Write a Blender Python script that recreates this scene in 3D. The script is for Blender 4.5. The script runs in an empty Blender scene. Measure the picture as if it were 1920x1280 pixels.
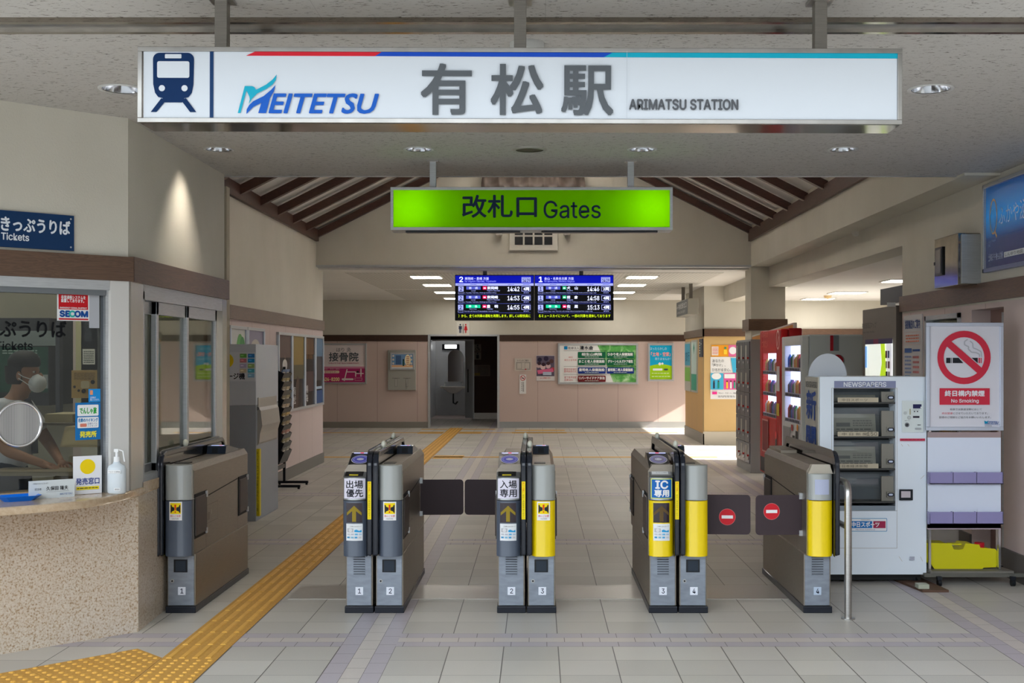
import bpy, math, random, os
from mathutils import Vector, Matrix
random.seed(7)
R = math.radians
C = bpy.context.scene.collection
# ------------------------------------------------------------------ camera
# vanishing point at pixel (1008, 671) of 1920x1280, focal length 2240 px, eye height 1.6 m
F = 2240.0; CX = 1008.0; CY = 671.0; H = 1.6
cam = bpy.data.cameras.new('camera'); cam.sensor_width = 36; cam.lens = F/1920*36
cam.shift_x = -(CX-960)/1920; cam.shift_y = (CY-640)/1920; cam.clip_end = 200
co = bpy.data.objects.new('camera', cam); C.objects.link(co)
co.location = (0, 0, H); co.rotation_euler = (R(90), 0, 0)
bpy.context.scene.camera = co
# ------------------------------------------------------------------ world, sun, exposure
w = bpy.data.worlds.new('sky'); bpy.context.scene.world = w; w.use_nodes = True
nt = w.node_tree; bg = nt.nodes['Background']; bg.inputs[0].default_value = (0.82, 0.91, 1.0, 1); bg.inputs[1].default_value = 4.0
sun = bpy.data.lights.new('sun', 'SUN'); sun.energy = 17; sun.angle = R(0.6); sun.color = (1, .95, .87)
so = bpy.data.objects.new('sun', sun); C.objects.link(so); so.location = (12, 18, 9)
so.rotation_euler = Vector((-1, .16, -.56)).to_track_quat('-Z', 'Y').to_euler()
vs = bpy.context.scene.view_settings
vs.view_transform = 'Standard'; vs.look = 'None'; vs.exposure = 0.45; vs.gamma = 1; vs.use_curve_mapping = False
bpy.context.scene.cycles.max_bounces = 8
bpy.context.scene.cycles.use_denoising = True

# ------------------------------------------------------------------ projection helpers (photo pixel -> metres at a known distance)
def wx(px, Y): return (px-CX)*Y/F
def wz(py, Y): return H-(py-CY)*Y/F
def fy(py): return H*F/(py-CY)
def sy(px, X): return X*F/(px-CX)

# ------------------------------------------------------------------ materials
def lin(c): 
    c = c/255
    return c/12.92 if c <= .04045 else ((c+.055)/1.055)**2.4
_mc = {}
def M(r, g, b, rough=.55, metal=0.0, emit=0.0, name=None, coat=0.0, alpha=None):
    k = (r, g, b, rough, metal, emit, coat, alpha)
    if k in _mc: return _mc[k]
    m = bpy.data.materials.new(name or 'paint'); m.use_nodes = True
    p = m.node_tree.nodes['Principled BSDF']; col = (lin(r), lin(g), lin(b), 1)
    p.inputs['Base Color'].default_value = col; p.inputs['Roughness'].default_value = rough
    p.inputs['Metallic'].default_value = metal; p.inputs['Coat Weight'].default_value = coat*.6; p.inputs['Specular IOR Level'].default_value = .28
    if emit: p.inputs['Emission Color'].default_value = col; p.inputs['Emission Strength'].default_value = emit
    if alpha is not None: p.inputs['Alpha'].default_value = alpha
    _mc[k] = m; return m
class N:   # small node-expression helper
    def __init__(s, nt, sock): s.nt = nt; s.s = sock
    def _op(s, op, o=None, c=None, clamp=False):
        n = s.nt.nodes.new('ShaderNodeMath'); n.operation = op; n.use_clamp = clamp
        s.nt.links.new(s.s, n.inputs[0])
        for i, v in ((1, o), (2, c)):
            if v is None: continue
            if isinstance(v, N): s.nt.links.new(v.s, n.inputs[i])
            else: n.inputs[i].default_value = v
        return N(s.nt, n.outputs[0])
    def __add__(s, o): return s._op('ADD', o)
    def __sub__(s, o): return s._op('SUBTRACT', o)
    def __mul__(s, o): return s._op('MULTIPLY', o)
    def __truediv__(s, o): return s._op('DIVIDE', o)
    def mod(s, o): return s._op('FLOORED_MODULO', o)
    def floor(s): return s._op('FLOOR')
    def lt(s, o): return s._op('LESS_THAN', o)
    def gt(s, o): return s._op('GREATER_THAN', o)
    def min(s, o): return s._op('MINIMUM', o)
    def max(s, o): return s._op('MAXIMUM', o)
    def inv(s): return (s*-1)+1
def mk(name):
    m = bpy.data.materials.new(name); m.use_nodes = True
    nt = m.node_tree; return m, nt, nt.nodes['Principled BSDF']
def coords(nt, scale=(1,1,1), kind='Object'):
    t = nt.nodes.new('ShaderNodeTexCoord'); mp = nt.nodes.new('ShaderNodeMapping')
    mp.inputs['Scale'].default_value = scale; nt.links.new(t.outputs[kind], mp.inputs[0]); return mp.outputs[0]
def noise(nt, vec, scale, detail=3, rough=.5, dist=0):
    n = nt.nodes.new('ShaderNodeTexNoise'); n.inputs['Scale'].default_value = scale; n.inputs['Detail'].default_value = detail
    n.inputs['Roughness'].default_value = rough; n.inputs['Distortion'].default_value = dist
    nt.links.new(vec, n.inputs['Vector']); return n.outputs['Fac']
def ramp(nt, fac, stops):
    r = nt.nodes.new('ShaderNodeValToRGB'); e = r.color_ramp.elements
    while len(e) < len(stops): e.new(.5)
    for i, (p, c) in enumerate(stops): e[i].position = p; e[i].color = (lin(c[0]), lin(c[1]), lin(c[2]), 1)
    nt.links.new(fac, r.inputs[0]); return r.outputs[0]
def mix(nt, fac, a, b):
    n = nt.nodes.new('ShaderNodeMix'); n.data_type = 'RGBA'
    nt.links.new(fac.s if isinstance(fac, N) else fac, n.inputs[0])
    for i, v in ((6, a), (7, b)):
        if isinstance(v, tuple): n.inputs[i].default_value = (lin(v[0]), lin(v[1]), lin(v[2]), 1)
        else: nt.links.new(v, n.inputs[i])
    return n.outputs[2]
def bump(nt, p, fac, strength, dist=.01):
    b = nt.nodes.new('ShaderNodeBump'); b.inputs['Strength'].default_value = strength; b.inputs['Distance'].default_value = dist
    nt.links.new(fac, b.inputs['Height']); nt.links.new(b.outputs[0], p.inputs['Normal'])

def mottled(name, c1, c2, scale=1.2, rough=.8, fine=60, sc=(1,1,1), bmp=.15, metal=0):
    m, nt, p = mk(name); v = coords(nt, sc)
    a = noise(nt, v, scale, 5, .6); col = ramp(nt, a, [(.3, c1), (.7, c2)])
    nt.links.new(col, p.inputs['Base Color']); p.inputs['Roughness'].default_value = rough; p.inputs['Metallic'].default_value = metal
    if bmp: bump(nt, p, noise(nt, coords(nt), fine, 2), bmp)
    return m
CREAM = mottled('cream_plaster', (196,191,177), (210,205,192), .8, .85, 90, (1,1,.6))
WHITEB = mottled('white_board', (224,221,215), (232,229,223), .8, .8, 90)
def board(name, a, b, pitch, axis):
    m, nt, p = mk(name); v = coords(nt); s = nt.nodes.new('ShaderNodeSeparateXYZ'); nt.links.new(v, s.inputs[0])
    u = N(nt, s.outputs[axis]); q = u.mod(pitch); line = q.lt(.006)
    c = ramp(nt, noise(nt, v, 160, 2), [(.3, a), (.7, b)])
    nt.links.new(mix(nt, line, c, (130,104,96)), p.inputs['Base Color']); p.inputs['Roughness'].default_value = .6
    return m
PINKX = board('pink_panel_back', (192,170,161), (198,176,167), .92, 0)
PINKY = board('pink_panel_side', (200,182,177), (206,188,183), .92, 1)
YELLOWP = mottled('ochre_panel', (200,166,108), (208,174,118), 1, .6, 80, bmp=.05)
def wood(name, c1, c2, axis):
    m, nt, p = mk(name); sc = {'x': (.7,1,9), 'y': (1,.7,9)}[axis]
    v = coords(nt, sc); a = noise(nt, v, 2.2, 4, .6, .9); b = noise(nt, v, 30, 2)
    f = N(nt, a)*9.0; f = f.mod(1.0)*.75 + N(nt, b)*.25
    nt.links.new(ramp(nt, f.s, [(.05, c1), (.55, c2), (.95, c1)]), p.inputs['Base Color']); p.inputs['Roughness'].default_value = .42
    return m
WOODX = wood('walnut_band_x', (82,60,46), (102,76,58), 'x'); WOODY = wood('walnut_band_y', (86,65,53), (106,81,66), 'y')
RAFTER = wood('rafter_wood', (56,32,24), (78,48,36), 'x')
def metal(name, c, rough, met=1.0, brush=(1,1,40)):
    m, nt, p = mk(name); v = coords(nt, brush)
    a = noise(nt, v, 12, 3); k = .9
    nt.links.new(ramp(nt, a, [(.3, tuple(x*k for x in c)), (.7, c)]), p.inputs['Base Color'])
    p.inputs['Metallic'].default_value = met; p.inputs['Roughness'].default_value = rough; return m
STEEL = metal('brushed_steel', (190,188,184), .34); MIRROR = metal('polished_steel', (168,160,150), .1, brush=(1,1,1))
GATESTEEL = metal('gate_side_steel', (152,143,131), .42, .8); DOORSTEEL = metal('gate_door_steel', (150,158,170), .38, .7, (1,1,3))
ALU = metal('aluminium', (200,203,206), .4, .75); CHROME = M(225,225,228, .12, 1, name='chrome')
def rockwool():
    m, nt, p = mk('rockwool_ceiling_board'); v = coords(nt, (1,3.2,1))
    a = noise(nt, v, 30, 4, .7, .4); sp = ramp(nt, a, [(.36, (94,86,76)), (.415, (188,185,180))])
    s = nt.nodes.new('ShaderNodeSeparateXYZ'); nt.links.new(coords(nt), s.inputs[0])
    x = N(nt, s.outputs[0]); y = N(nt, s.outputs[1])
    row = ((y+30.0)/.455).floor(); jy = (y+30.0).mod(.455).lt(.002); jx = (x+30.0+row*.455).mod(.91).lt(.0025)
    nt.links.new(mix(nt, jy.max(jx)*.35, sp, (120,116,110)), p.inputs['Base Color']); p.inputs['Roughness'].default_value = .9
    return m
ROCK = rockwool()
def perf():
    m, nt, p = mk('perforated_ceiling_board'); s = nt.nodes.new('ShaderNodeSeparateXYZ'); nt.links.new(coords(nt), s.inputs[0])
    x = N(nt, s.outputs[0]).mod(.06)-.03; y = N(nt, s.outputs[1]).mod(.12)-.06
    d = (x*x+y*y).lt(.00022)
    nt.links.new(mix(nt, d, (214,211,203), (120,112,100)), p.inputs['Base Color']); p.inputs['Roughness'].default_value = .9
    return m
PERF = perf()
def granite():
    m, nt, p = mk('speckled_granite'); v = coords(nt)
    a = noise(nt, v, 92, 4, .62); b = noise(nt, v, 9, 3)
    c = ramp(nt, a, [(.33, (128,98,66)), (.41, (184,162,134)), (.48, (204,192,176)), (.66, (220,212,200))])
    c2 = mix(nt, (N(nt, b)*.3), c, (196,166,134)); nt.links.new(c2, p.inputs['Base Color']); p.inputs['Roughness'].default_value = .3
    return m
GRANITE = granite()
def floor_mat():
    m, nt, p = mk('floor_tiles'); s = nt.nodes.new('ShaderNodeSeparateXYZ'); nt.links.new(coords(nt), s.inputs[0])
    x = N(nt, s.outputs[0]); y = N(nt, s.outputs[1])
    u = (x+1.094+36.15).mod(3.615); v = (y-6.63+36.2).mod(3.62)
    bx = u.lt(.305); by = v.lt(.311)
    g = .0028
    tx = (u-.305).mod(.3009); ty = (v-.311).mod(.3008)
    tl = tx.lt(g).max((tx-.3009+g).gt(0)).max(ty.lt(.0016)).max((ty-.3008+.0016).gt(0))
    def band(a, along):
        r = (a/.1035).floor(); q = a.mod(.1035); ln = q.lt(.0025).max((along+r*.1).mod(.2005).lt(.0035))
        purple = (r-1.0)._op('ABSOLUTE').gt(.5)
        return ln, purple
    lx, px_ = band(u, y+20.0); ly, py_ = band(v, x+20.0)
    wn = nt.nodes.new('ShaderNodeTexWhiteNoise'); wn.noise_dimensions = '2D'; cb = nt.nodes.new('ShaderNodeCombineXYZ')
    nt.links.new(((u-.305)/.3009).floor().s, cb.inputs[0]); nt.links.new(((y)/.3016).floor().s, cb.inputs[1]); nt.links.new(cb.outputs[0], wn.inputs['Vector'])
    sp = noise(nt, coords(nt), 300, 2); big = noise(nt, coords(nt), .9, 4)
    tone = N(nt, wn.outputs[0])*.25 + N(nt, sp)*.55 + N(nt, big)*.35
    base = ramp(nt, tone.s, [(.28, (174,170,162)), (.85, (208,203,194))])
    pur = mix(nt, N(nt, sp), (166,158,164), (196,188,193)); crm = mix(nt, N(nt, sp), (186,177,170), (214,206,198))
    cbx = mix(nt, px_, crm, pur); cby = mix(nt, py_, crm, pur)
    c = mix(nt, by, base, cby); c = mix(nt, bx, c, cbx)
    line = (tl*by.inv()*bx.inv()).max(ly*by*bx.inv()).max(lx*bx)
    c = mix(nt, line*.85, c, (66,60,54)); nt.links.new(c, p.inputs['Base Color'])
    p.inputs['Roughness'].default_value = .42; p.inputs['Specular IOR Level'].default_value = .25
    bump(nt, p, sp, .05, .002); return m
FLOOR = floor_mat()
def glass(name, tint=(235,240,240), refl=1.0):
    m = bpy.data.materials.new(name); m.use_nodes = True; nt = m.node_tree; nt.nodes.clear()
    o = nt.nodes.new('ShaderNodeOutputMaterial'); t = nt.nodes.new('ShaderNodeBsdfTransparent'); g = nt.nodes.new('ShaderNodeBsdfGlossy')
    t.inputs[0].default_value = (lin(tint[0]), lin(tint[1]), lin(tint[2]), 1); g.inputs['Roughness'].default_value = .02
    f = nt.nodes.new('ShaderNodeFresnel'); f.inputs[0].default_value = 1.5; mx = nt.nodes.new('ShaderNodeMixShader')
    mm = nt.nodes.new('ShaderNodeMath'); mm.operation = 'MULTIPLY'; mm.inputs[1].default_value = refl; mm.use_clamp = True
    nt.links.new(f.outputs[0], mm.inputs[0]); nt.links.new(mm.outputs[0], mx.inputs[0]); nt.links.new(t.outputs[0], mx.inputs[1]); nt.links.new(g.outputs[0], mx.inputs[2]); nt.links.new(mx.outputs[0], o.inputs[0]); return m
GLASS = glass('window_glass', (205,208,204), .8); CLEAR = glass('clear_plastic', (226,232,236), 2.2)
def translucent(name, c):
    m = bpy.data.materials.new(name); m.use_nodes = True; nt = m.node_tree; nt.nodes.clear()
    o = nt.nodes.new('ShaderNodeOutputMaterial'); t = nt.nodes.new('ShaderNodeBsdfTranslucent'); d = nt.nodes.new('ShaderNodeBsdfDiffuse')
    col = (lin(c[0]), lin(c[1]), lin(c[2]), 1); t.inputs[0].default_value = col; d.inputs[0].default_value = col
    mx = nt.nodes.new('ShaderNodeMixShader'); mx.inputs[0].default_value = .35
    nt.links.new(t.outputs[0], mx.inputs[1]); nt.links.new(d.outputs[0], mx.inputs[2]); nt.links.new(mx.outputs[0], o.inputs[0]); return m
BLACK = M(18,20,24, .35, name='black_plastic'); DARK = M(34,36,42, .3, name='dark_plastic', coat=.3); WHITE = M(236,237,238, .5, name='white')
NAVY = M(0,48,92, .4); INK = M(30,32,40, .5); RED = M(200,28,48, .5); GREYTXT = M(78,84,90, .5)
YEL = M(240,208,0, .4, coat=.3); GPANEL = M(84,92,106, .4, coat=.2); CAPGREY = M(160,162,158, .35, coat=.5)
TACT = mottled('tactile_yellow', (214,160,66), (232,180,84), 6, .6, 200, bmp=.05); TBASE = mottled('tactile_yellow_base', (186,136,58), (208,158,74), 60, .8, 200, bmp=.05)
GREYM = M(150,152,154, .5); BROWNFLAP = M(62,50,54, .55)

# ------------------------------------------------------------------ mesh builder
FONT = None
try:
    fp = os.path.join(bpy.utils.system_resource('DATAFILES'), 'fonts', 'Inter.woff2')
    if os.path.exists(fp): FONT = bpy.data.fonts.load(fp)
except Exception: FONT = None
_gc = {}
def glyphs(s, line=1.0, plain=False):
    k = (s, line, plain)
    if k in _gc: return _gc[k]
    cu = bpy.data.curves.new('lettering', 'FONT'); cu.body = s; cu.size = 1; cu.resolution_u = 3; cu.space_line = line
    if FONT and not plain and all(ord(ch) < 256 for ch in s): cu.font = FONT
    ob = bpy.data.objects.new('lettering', cu); C.objects.link(ob)
    dg = bpy.context.evaluated_depsgraph_get(); dg.update()
    me = bpy.data.meshes.new_from_object(ob.evaluated_get(dg))
    vs_ = [(v.co.x, v.co.y) for v in me.vertices]; fs = [tuple(p.vertices) for p in me.polygons]
    bpy.data.objects.remove(ob); bpy.data.curves.remove(cu); bpy.data.meshes.remove(me)
    _gc[k] = (vs_, fs); return _gc[k]
ROOTLOC = {}
class MB:
    def __init__(s): s.v = []; s.f = []; s.mi = []; s.mats = []; s.sm = []
    def add(s, vs, fs, mat, smooth=False):
        if mat not in s.mats: s.mats.append(mat)
        i = s.mats.index(mat); b = len(s.v); s.v += [Vector(q) for q in vs]
        for f in fs: s.f.append([b+k for k in f]); s.mi.append(i); s.sm.append(smooth)
    def box(s, x0, x1, y0, y1, z0, z1, mat):
        s.add([(x, y, z) for x in (x0, x1) for y in (y0, y1) for z in (z0, z1)],
              [(0,1,3,2),(4,6,7,5),(0,4,5,1),(2,3,7,6),(0,2,6,4),(1,5,7,3)], mat); return s
    def prism(s, poly, a, b, mat, axis='x', smooth=False):
        n = len(poly); g = {'x': lambda p, t: (t, p[0], p[1]), 'y': lambda p, t: (p[0], t, p[1]), 'z': lambda p, t: (p[0], p[1], t)}[axis]
        vs_ = [g(p, a) for p in poly]+[g(p, b) for p in poly]
        s.add(vs_, [tuple(range(n)), tuple(range(n, 2*n))], mat)
        b0 = len(s.v)-2*n
        for i in range(n):
            s.f.append([b0+i, b0+(i+1) % n, b0+n+(i+1) % n, b0+n+i]); s.mi.append(s.mats.index(mat)); s.sm.append(smooth)
        return s
    def cyl(s, c, r, h, axis, mat, seg=20, r2=None, smooth=True):
        c = Vector(c); r2 = r if r2 is None else r2
        ax = {'x': (Vector((0,1,0)), Vector((0,0,1)), Vector((1,0,0))), 'y': (Vector((1,0,0)), Vector((0,0,1)), Vector((0,1,0))), 'z': (Vector((1,0,0)), Vector((0,1,0)), Vector((0,0,1)))}[axis]
        vs_ = []
        for t, rr in ((0, r), (h, r2)):
            for i in range(seg):
                a = 2*math.pi*i/seg; vs_.append(c+ax[0]*math.cos(a)*rr+ax[1]*math.sin(a)*rr+ax[2]*t)
        s.add(vs_, [tuple(range(seg)), tuple(range(seg, 2*seg))], mat); s.add(vs_, [(i, (i+1) % seg, seg+(i+1) % seg, seg+i) for i in range(seg)], mat, smooth); return s
    def lathe(s, c, prof, mat, seg=24, smooth=True, sx=1, sy_=1):
        c = Vector(c); vs_ = []
        for (r, z) in prof:
            for i in range(seg):
                a = 2*math.pi*i/seg; vs_.append(c+Vector((math.cos(a)*r*sx, math.sin(a)*r*sy_, z)))
        fs = [(k*seg+i, k*seg+(i+1) % seg, (k+1)*seg+(i+1) % seg, (k+1)*seg+i) for k in range(len(prof)-1) for i in range(seg)]
        s.add(vs_, fs, mat, smooth); return s
    def ball(s, c, rx, ry, rz, mat, seg=16, n=9):
        c = Vector(c); vs_ = []
        for k in range(n+1):
            t = math.pi*k/n
            for i in range(seg):
                a = 2*math.pi*i/seg; vs_.append(c+Vector((math.cos(a)*math.sin(t)*rx, math.sin(a)*math.sin(t)*ry, math.cos(t)*rz)))
        s.add(vs_, [(k*seg+i, k*seg+(i+1) % seg, (k+1)*seg+(i+1) % seg, (k+1)*seg+i) for k in range(n) for i in range(seg)], mat, True); return s
    def tube(s, pts, r, mat, seg=12, closed=False):
        pts = [Vector(p) for p in pts]; n = len(pts); rings = []; up = None
        for i, p in enumerate(pts):
            if closed: d = (pts[(i+1) % n]-pts[i-1]).normalized()
            else: d = (pts[min(i+1, n-1)]-pts[max(i-1, 0)]).normalized()
            if up is None: up = Vector((0,0,1)) if abs(d.z) < .9 else Vector((1,0,0))
            a = d.cross(up).normalized(); up = a.cross(d).normalized()
            rings.append([p+a*math.cos(2*math.pi*k/seg)*r+up*math.sin(2*math.pi*k/seg)*r for k in range(seg)])
        vs_ = [q for rg in rings for q in rg]; m_ = n if closed else n-1
        s.add(vs_, [(i*seg+k, i*seg+(k+1) % seg, ((i+1) % n)*seg+(k+1) % seg, ((i+1) % n)*seg+k) for i in range(m_) for k in range(seg)], mat, True)
        if not closed: s.add(rings[0], [tuple(range(seg))], mat); s.add(rings[-1], [tuple(range(seg))], mat)
        return s
    def build(s, name, parent=None, bevel=0, segs=2, origin=None):
        me = bpy.data.meshes.new(name)
        if parent is not None: o0 = ROOTLOC[parent.name]
        elif origin is not None: o0 = Vector(origin)
        else:
            xs = [q.x for q in s.v]; ys = [q.y for q in s.v]; zs = [q.z for q in s.v]
            o0 = Vector(((min(xs)+max(xs))/2, (min(ys)+max(ys))/2, min(zs)))
        me.from_pydata([q-o0 for q in s.v], [], s.f)
        for m_ in s.mats: me.materials.append(m_)
        me.polygons.foreach_set('material_index', s.mi); me.polygons.foreach_set('use_smooth', s.sm); me.update()
        ob = bpy.data.objects.new(name, me); C.objects.link(ob)
        if parent is not None: ob.parent = parent
        else: ob.location = o0
        ROOTLOC[ob.name] = o0
        if bevel:
            bm = ob.modifiers.new('bevel', 'BEVEL'); bm.width = bevel; bm.segments = segs; bm.limit_method = 'ANGLE'; bm.angle_limit = R(40)
        return ob
def arcpts(cx, cy, r, a0, a1, n): return [(cx+r*math.cos(R(a0+(a1-a0)*i/n)), cy+r*math.sin(R(a0+(a1-a0)*i/n))) for i in range(n+1)]
class Art:   # flat printing on a plane: fn(u, v, layer) -> world
    def __init__(s, mb, fn, sgn=1): s.mb = mb; s.fn = fn; s.k = 1; s.sgn = sgn
    def nxt(s): s.k += 1; return s.k
    strip = 0
    def poly(s, pts, mat):
        k = s.nxt()
        if not s.strip: s.mb.add([s.fn(u, v, k) for u, v in pts], [tuple(range(len(pts)))], mat); return
        def cl(p, c, sg):     # keep the side sg*(u-c) >= 0
            out = []
            for i in range(len(p)):
                a, b = p[i], p[(i+1) % len(p)]; ia, ib = sg*(a[0]-c) >= -1e-9, sg*(b[0]-c) >= -1e-9
                if ia: out.append(a)
                if ia != ib: t = (c-a[0])/(b[0]-a[0]); out.append((c, a[1]+(b[1]-a[1])*t))
            return out
        lo = math.floor(min(q[0] for q in pts)/s.strip); hi = math.ceil(max(q[0] for q in pts)/s.strip)
        for j in range(lo, hi):
            q = cl(cl(list(pts), j*s.strip, 1), (j+1)*s.strip, -1)
            if len(q) > 2: s.mb.add([s.fn(u, v, k) for u, v in q], [tuple(range(len(q)))], mat)
    def rect(s, u0, v0, u1, v1, mat): s.poly([(u0,v0),(u1,v0),(u1,v1),(u0,v1)], mat)
    def rrect(s, u0, v0, u1, v1, r, mat):
        u0, u1 = min(u0, u1), max(u0, u1); v0, v1 = min(v0, v1), max(v0, v1)
        s.poly(arcpts(u1-r, v1-r, r, 0, 90, 4)+arcpts(u0+r, v1-r, r, 90, 180, 4)+arcpts(u0+r, v0+r, r, 180, 270, 4)+arcpts(u1-r, v0+r, r, 270, 360, 4), mat)
    def frame(s, u0, v0, u1, v1, t, mat):
        k = s.nxt(); o = [(u0,v0),(u1,v0),(u1,v1),(u0,v1)]; sx = t if u1 > u0 else -t; sy_ = t if v1 > v0 else -t
        i = [(u0+sx,v0+sy_),(u1-sx,v0+sy_),(u1-sx,v1-sy_),(u0+sx,v1-sy_)]
        s.mb.add([s.fn(a, b, k) for a, b in o+i], [(j, (j+1) % 4, 4+(j+1) % 4, 4+j) for j in range(4)], mat)
    def disc(s, cu, cv, r, mat, rv=None, n=28, a0=0, a1=360):
        rv = rv or r; s.poly([(cu+r*math.cos(R(a0+(a1-a0)*i/n)), cv+rv*math.sin(R(a0+(a1-a0)*i/n))) for i in range(n if a1-a0 >= 360 else n+1)], mat)
    def ring(s, cu, cv, r, t, mat, rv=None, n=40):
        k = s.nxt(); rv = rv or r; o = []; i_ = []
        for i in range(n):
            a = 2*math.pi*i/n; o.append((cu+r*math.cos(a), cv+rv*math.sin(a))); i_.append((cu+(r-t)*math.cos(a), cv+(rv-t)*math.sin(a)))
        s.mb.add([s.fn(a, b, k) for a, b in o+i_], [(j, (j+1) % n, n+(j+1) % n, n+j) for j in range(n)], mat)
    def line(s, pts, w, mat):
        k = s.nxt()
        for (a, b), (c, d) in zip(pts, pts[1:]):
            L = math.hypot(c-a, d-b) or 1; nx, ny = -(d-b)/L*w/2, (c-a)/L*w/2
            s.mb.add([s.fn(*q, k) for q in ((a+nx,b+ny),(c+nx,d+ny),(c-nx,d-ny),(a-nx,b-ny))], [(0,1,2,3)], mat)
    def text(s, t, u0, vb, u1, vt, mat, bold=0, shear=0, line=1.0, plain=False, square=False):
        vs_, fs = glyphs(t, line, plain)
        if not vs_: return
        x0 = min(q[0] for q in vs_); x1 = max(q[0] for q in vs_); y0 = min(q[1] for q in vs_); y1 = max(q[1] for q in vs_)
        su = (u1-u0)/(x1-x0); sv = (vt-vb)/(y1-y0)
        offs = [(0,0)] if not bold else [(0,0),(bold,0),(-bold,0),(0,bold),(0,-bold)] if abs(bold) else []
        if square: offs += [(bold,bold),(-bold,bold),(bold,-bold),(-bold,-bold)]
        for (dx, dy) in offs:
            k = s.nxt() if (dx == 0 and dy == 0) else s.k+.25
            s.k = k
            pts = []
            for (x, y) in vs_:
                fu = (x-x0); 
                uu = u0+fu*su+dx+shear*(y-y0)*abs(sv); vv = vb+(y-y0)*sv+dy; pts.append(s.fn(uu, vv, k))
            s.mb.add(pts, fs, mat)
    def bars(s, u0, v0, u1, v1, n, mat, fill=.45, words=1):
        h = (v1-v0)/n; k = s.nxt(); rnd = random.Random(int(abs(u0*7+v0*13)*100))
        for i in range(n):
            a = u0
            while (a < u1) if u1 > u0 else (a > u1):
                wd = (u1-u0)*rnd.uniform(.08, .2); b = min(a+wd, u1) if u1 > u0 else max(a+wd, u1)
                vv = v0+h*i+h*(1-fill)/2; s.mb.add([s.fn(*q, k) for q in ((a,vv),(b,vv),(b,vv+h*fill),(a,vv+h*fill))], [(0,1,2,3)], mat)
                a = b+(u1-u0)*.03
EPS = .0006
def front(mb, Y, e=EPS): return Art(mb, lambda u, v, k: (wx(u, Y), Y-k*e, wz(v, Y)))
def plane(mb, O, U, Nn, e=EPS):
    O = Vector(O); U = Vector(U).normalized(); Nn = Vector(Nn).normalized()
    return Art(mb, lambda u, v, k: O+U*u+Vector((0,0,1))*v+Nn*(k*e))
def plane3(mb, O, U, V, e=EPS):
    O = Vector(O); U = Vector(U).normalized(); V = Vector(V).normalized(); Nn = U.cross(V)
    return Art(mb, lambda u, v, k: O+U*u+V*v+Nn*(k*e))

# ------------------------------------------------------------------ object bookkeeping
def thing(name, label, cat, loc, group=None):
    o = bpy.data.objects.new(name, None); C.objects.link(o); o.location = loc; o.empty_display_size = .1
    o['label'] = label; o['category'] = cat
    if group: o['group'] = group
    ROOTLOC[o.name] = Vector(loc); return o
def tag(o, label, cat, group=None):
    o['label'] = label; o['category'] = cat
    if group: o['group'] = group
    return o
def struct(o, label=None):
    o['kind'] = 'structure'
    return o
def sbox(name, *a, **k): return struct(MB().box(*a).build(name, **k))
def dup(root, d, label=None):
    r = root.copy(); C.objects.link(r); r.location = root.location+Vector(d); ROOTLOC[r.name] = Vector(r.location)
    if label: r['label'] = label
    for ch in list(root.children):
        c = ch.copy(); C.objects.link(c); c.parent = r
        for g in list(ch.children):
            q = g.copy(); C.objects.link(q); q.parent = c
    return r

# ================================================================== SETTING
ZC = 2.98      # front ceiling
mb = MB(); mb.box(-9, 7, -2, 34, -.12, 0, FLOOR); struct(mb.build('floor', origin=(0,0,0)))
struct(MB().box(-40, 40, -40, -2, -.12, -.01, M(120,120,118,.8)).box(7, 40, -2, 60, -.12, -.02, M(120,120,118,.8)).box(-40, -9, -2, 60, -.12, -.02, M(120,120,118,.8)).build('ground_outside'))
# front ceiling with round cut-outs for the downlights
lights = [(wx(228,6.13), 6.13, .115), (wx(1745,6.13), 6.13, .115), (wx(410,7.9), 7.9, .098), (wx(785,7.9), 7.9, .098), (wx(1204,7.9), 7.9, .098), (wx(1580,7.9), 7.9, .098)]
mb = MB(); mb.box(-6, 6, 3.4, 9.07, ZC, ZC+.14, ROCK); ceil = mb.build('ceiling', origin=(0,0,0))
cut = MB()
for (x, y, r) in lights: cut.cyl((x, y, ZC-.05), r*.86, .16, 'z', ROCK, 32)
co_ = cut.build('cutter', origin=(0,0,0)); bo = ceil.modifiers.new('b', 'BOOLEAN'); bo.object = co_; bo.operation = 'DIFFERENCE'; bo.solver = 'EXACT'
dg = bpy.context.evaluated_depsgraph_get(); dg.update(); me = bpy.data.meshes.new_from_object(ceil.evaluated_get(dg)); ceil.modifiers.clear(); ceil.data = me
bpy.data.objects.remove(co_); struct(ceil)
struct(MB().box(-6, 6, 9.065, 9.10, ZC-.004, ZC+.02, ALU).box(-6, 6, 9.08, 9.2, ZC+.02, 5.2, CREAM).build('trim_1'))
# steel rail let into the ceiling
struct(MB().box(-5, 5, 4.84, 4.87, ZC-.02, ZC+.001, MIRROR).box(-5, 5, 4.99, 5.02, ZC-.02, ZC+.001, MIRROR).box(-5, 5, 4.87, 4.99, ZC-.006, ZC+.001, STEEL).build('trim_2'))
# ---- left far wall X=-3.3
XL = -3.3
mb = MB(); mb.box(XL-.2, XL, 9, 18.36, 2.02, 3.60, CREAM); mb.box(XL-.2, XL, 9, 18.36, 0, 2.02, PINKY); struct(mb.build('wall_left', origin=(0,0,0)))
struct(MB().box(XL, XL+.025, 9, 18.38, 2.02, 2.17, WOODY).build('trim_3')); struct(MB().box(XL, XL+.02, 9, 18.36, 0, .15, M(116,112,106,.5)).build('baseboard_left'))
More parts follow.
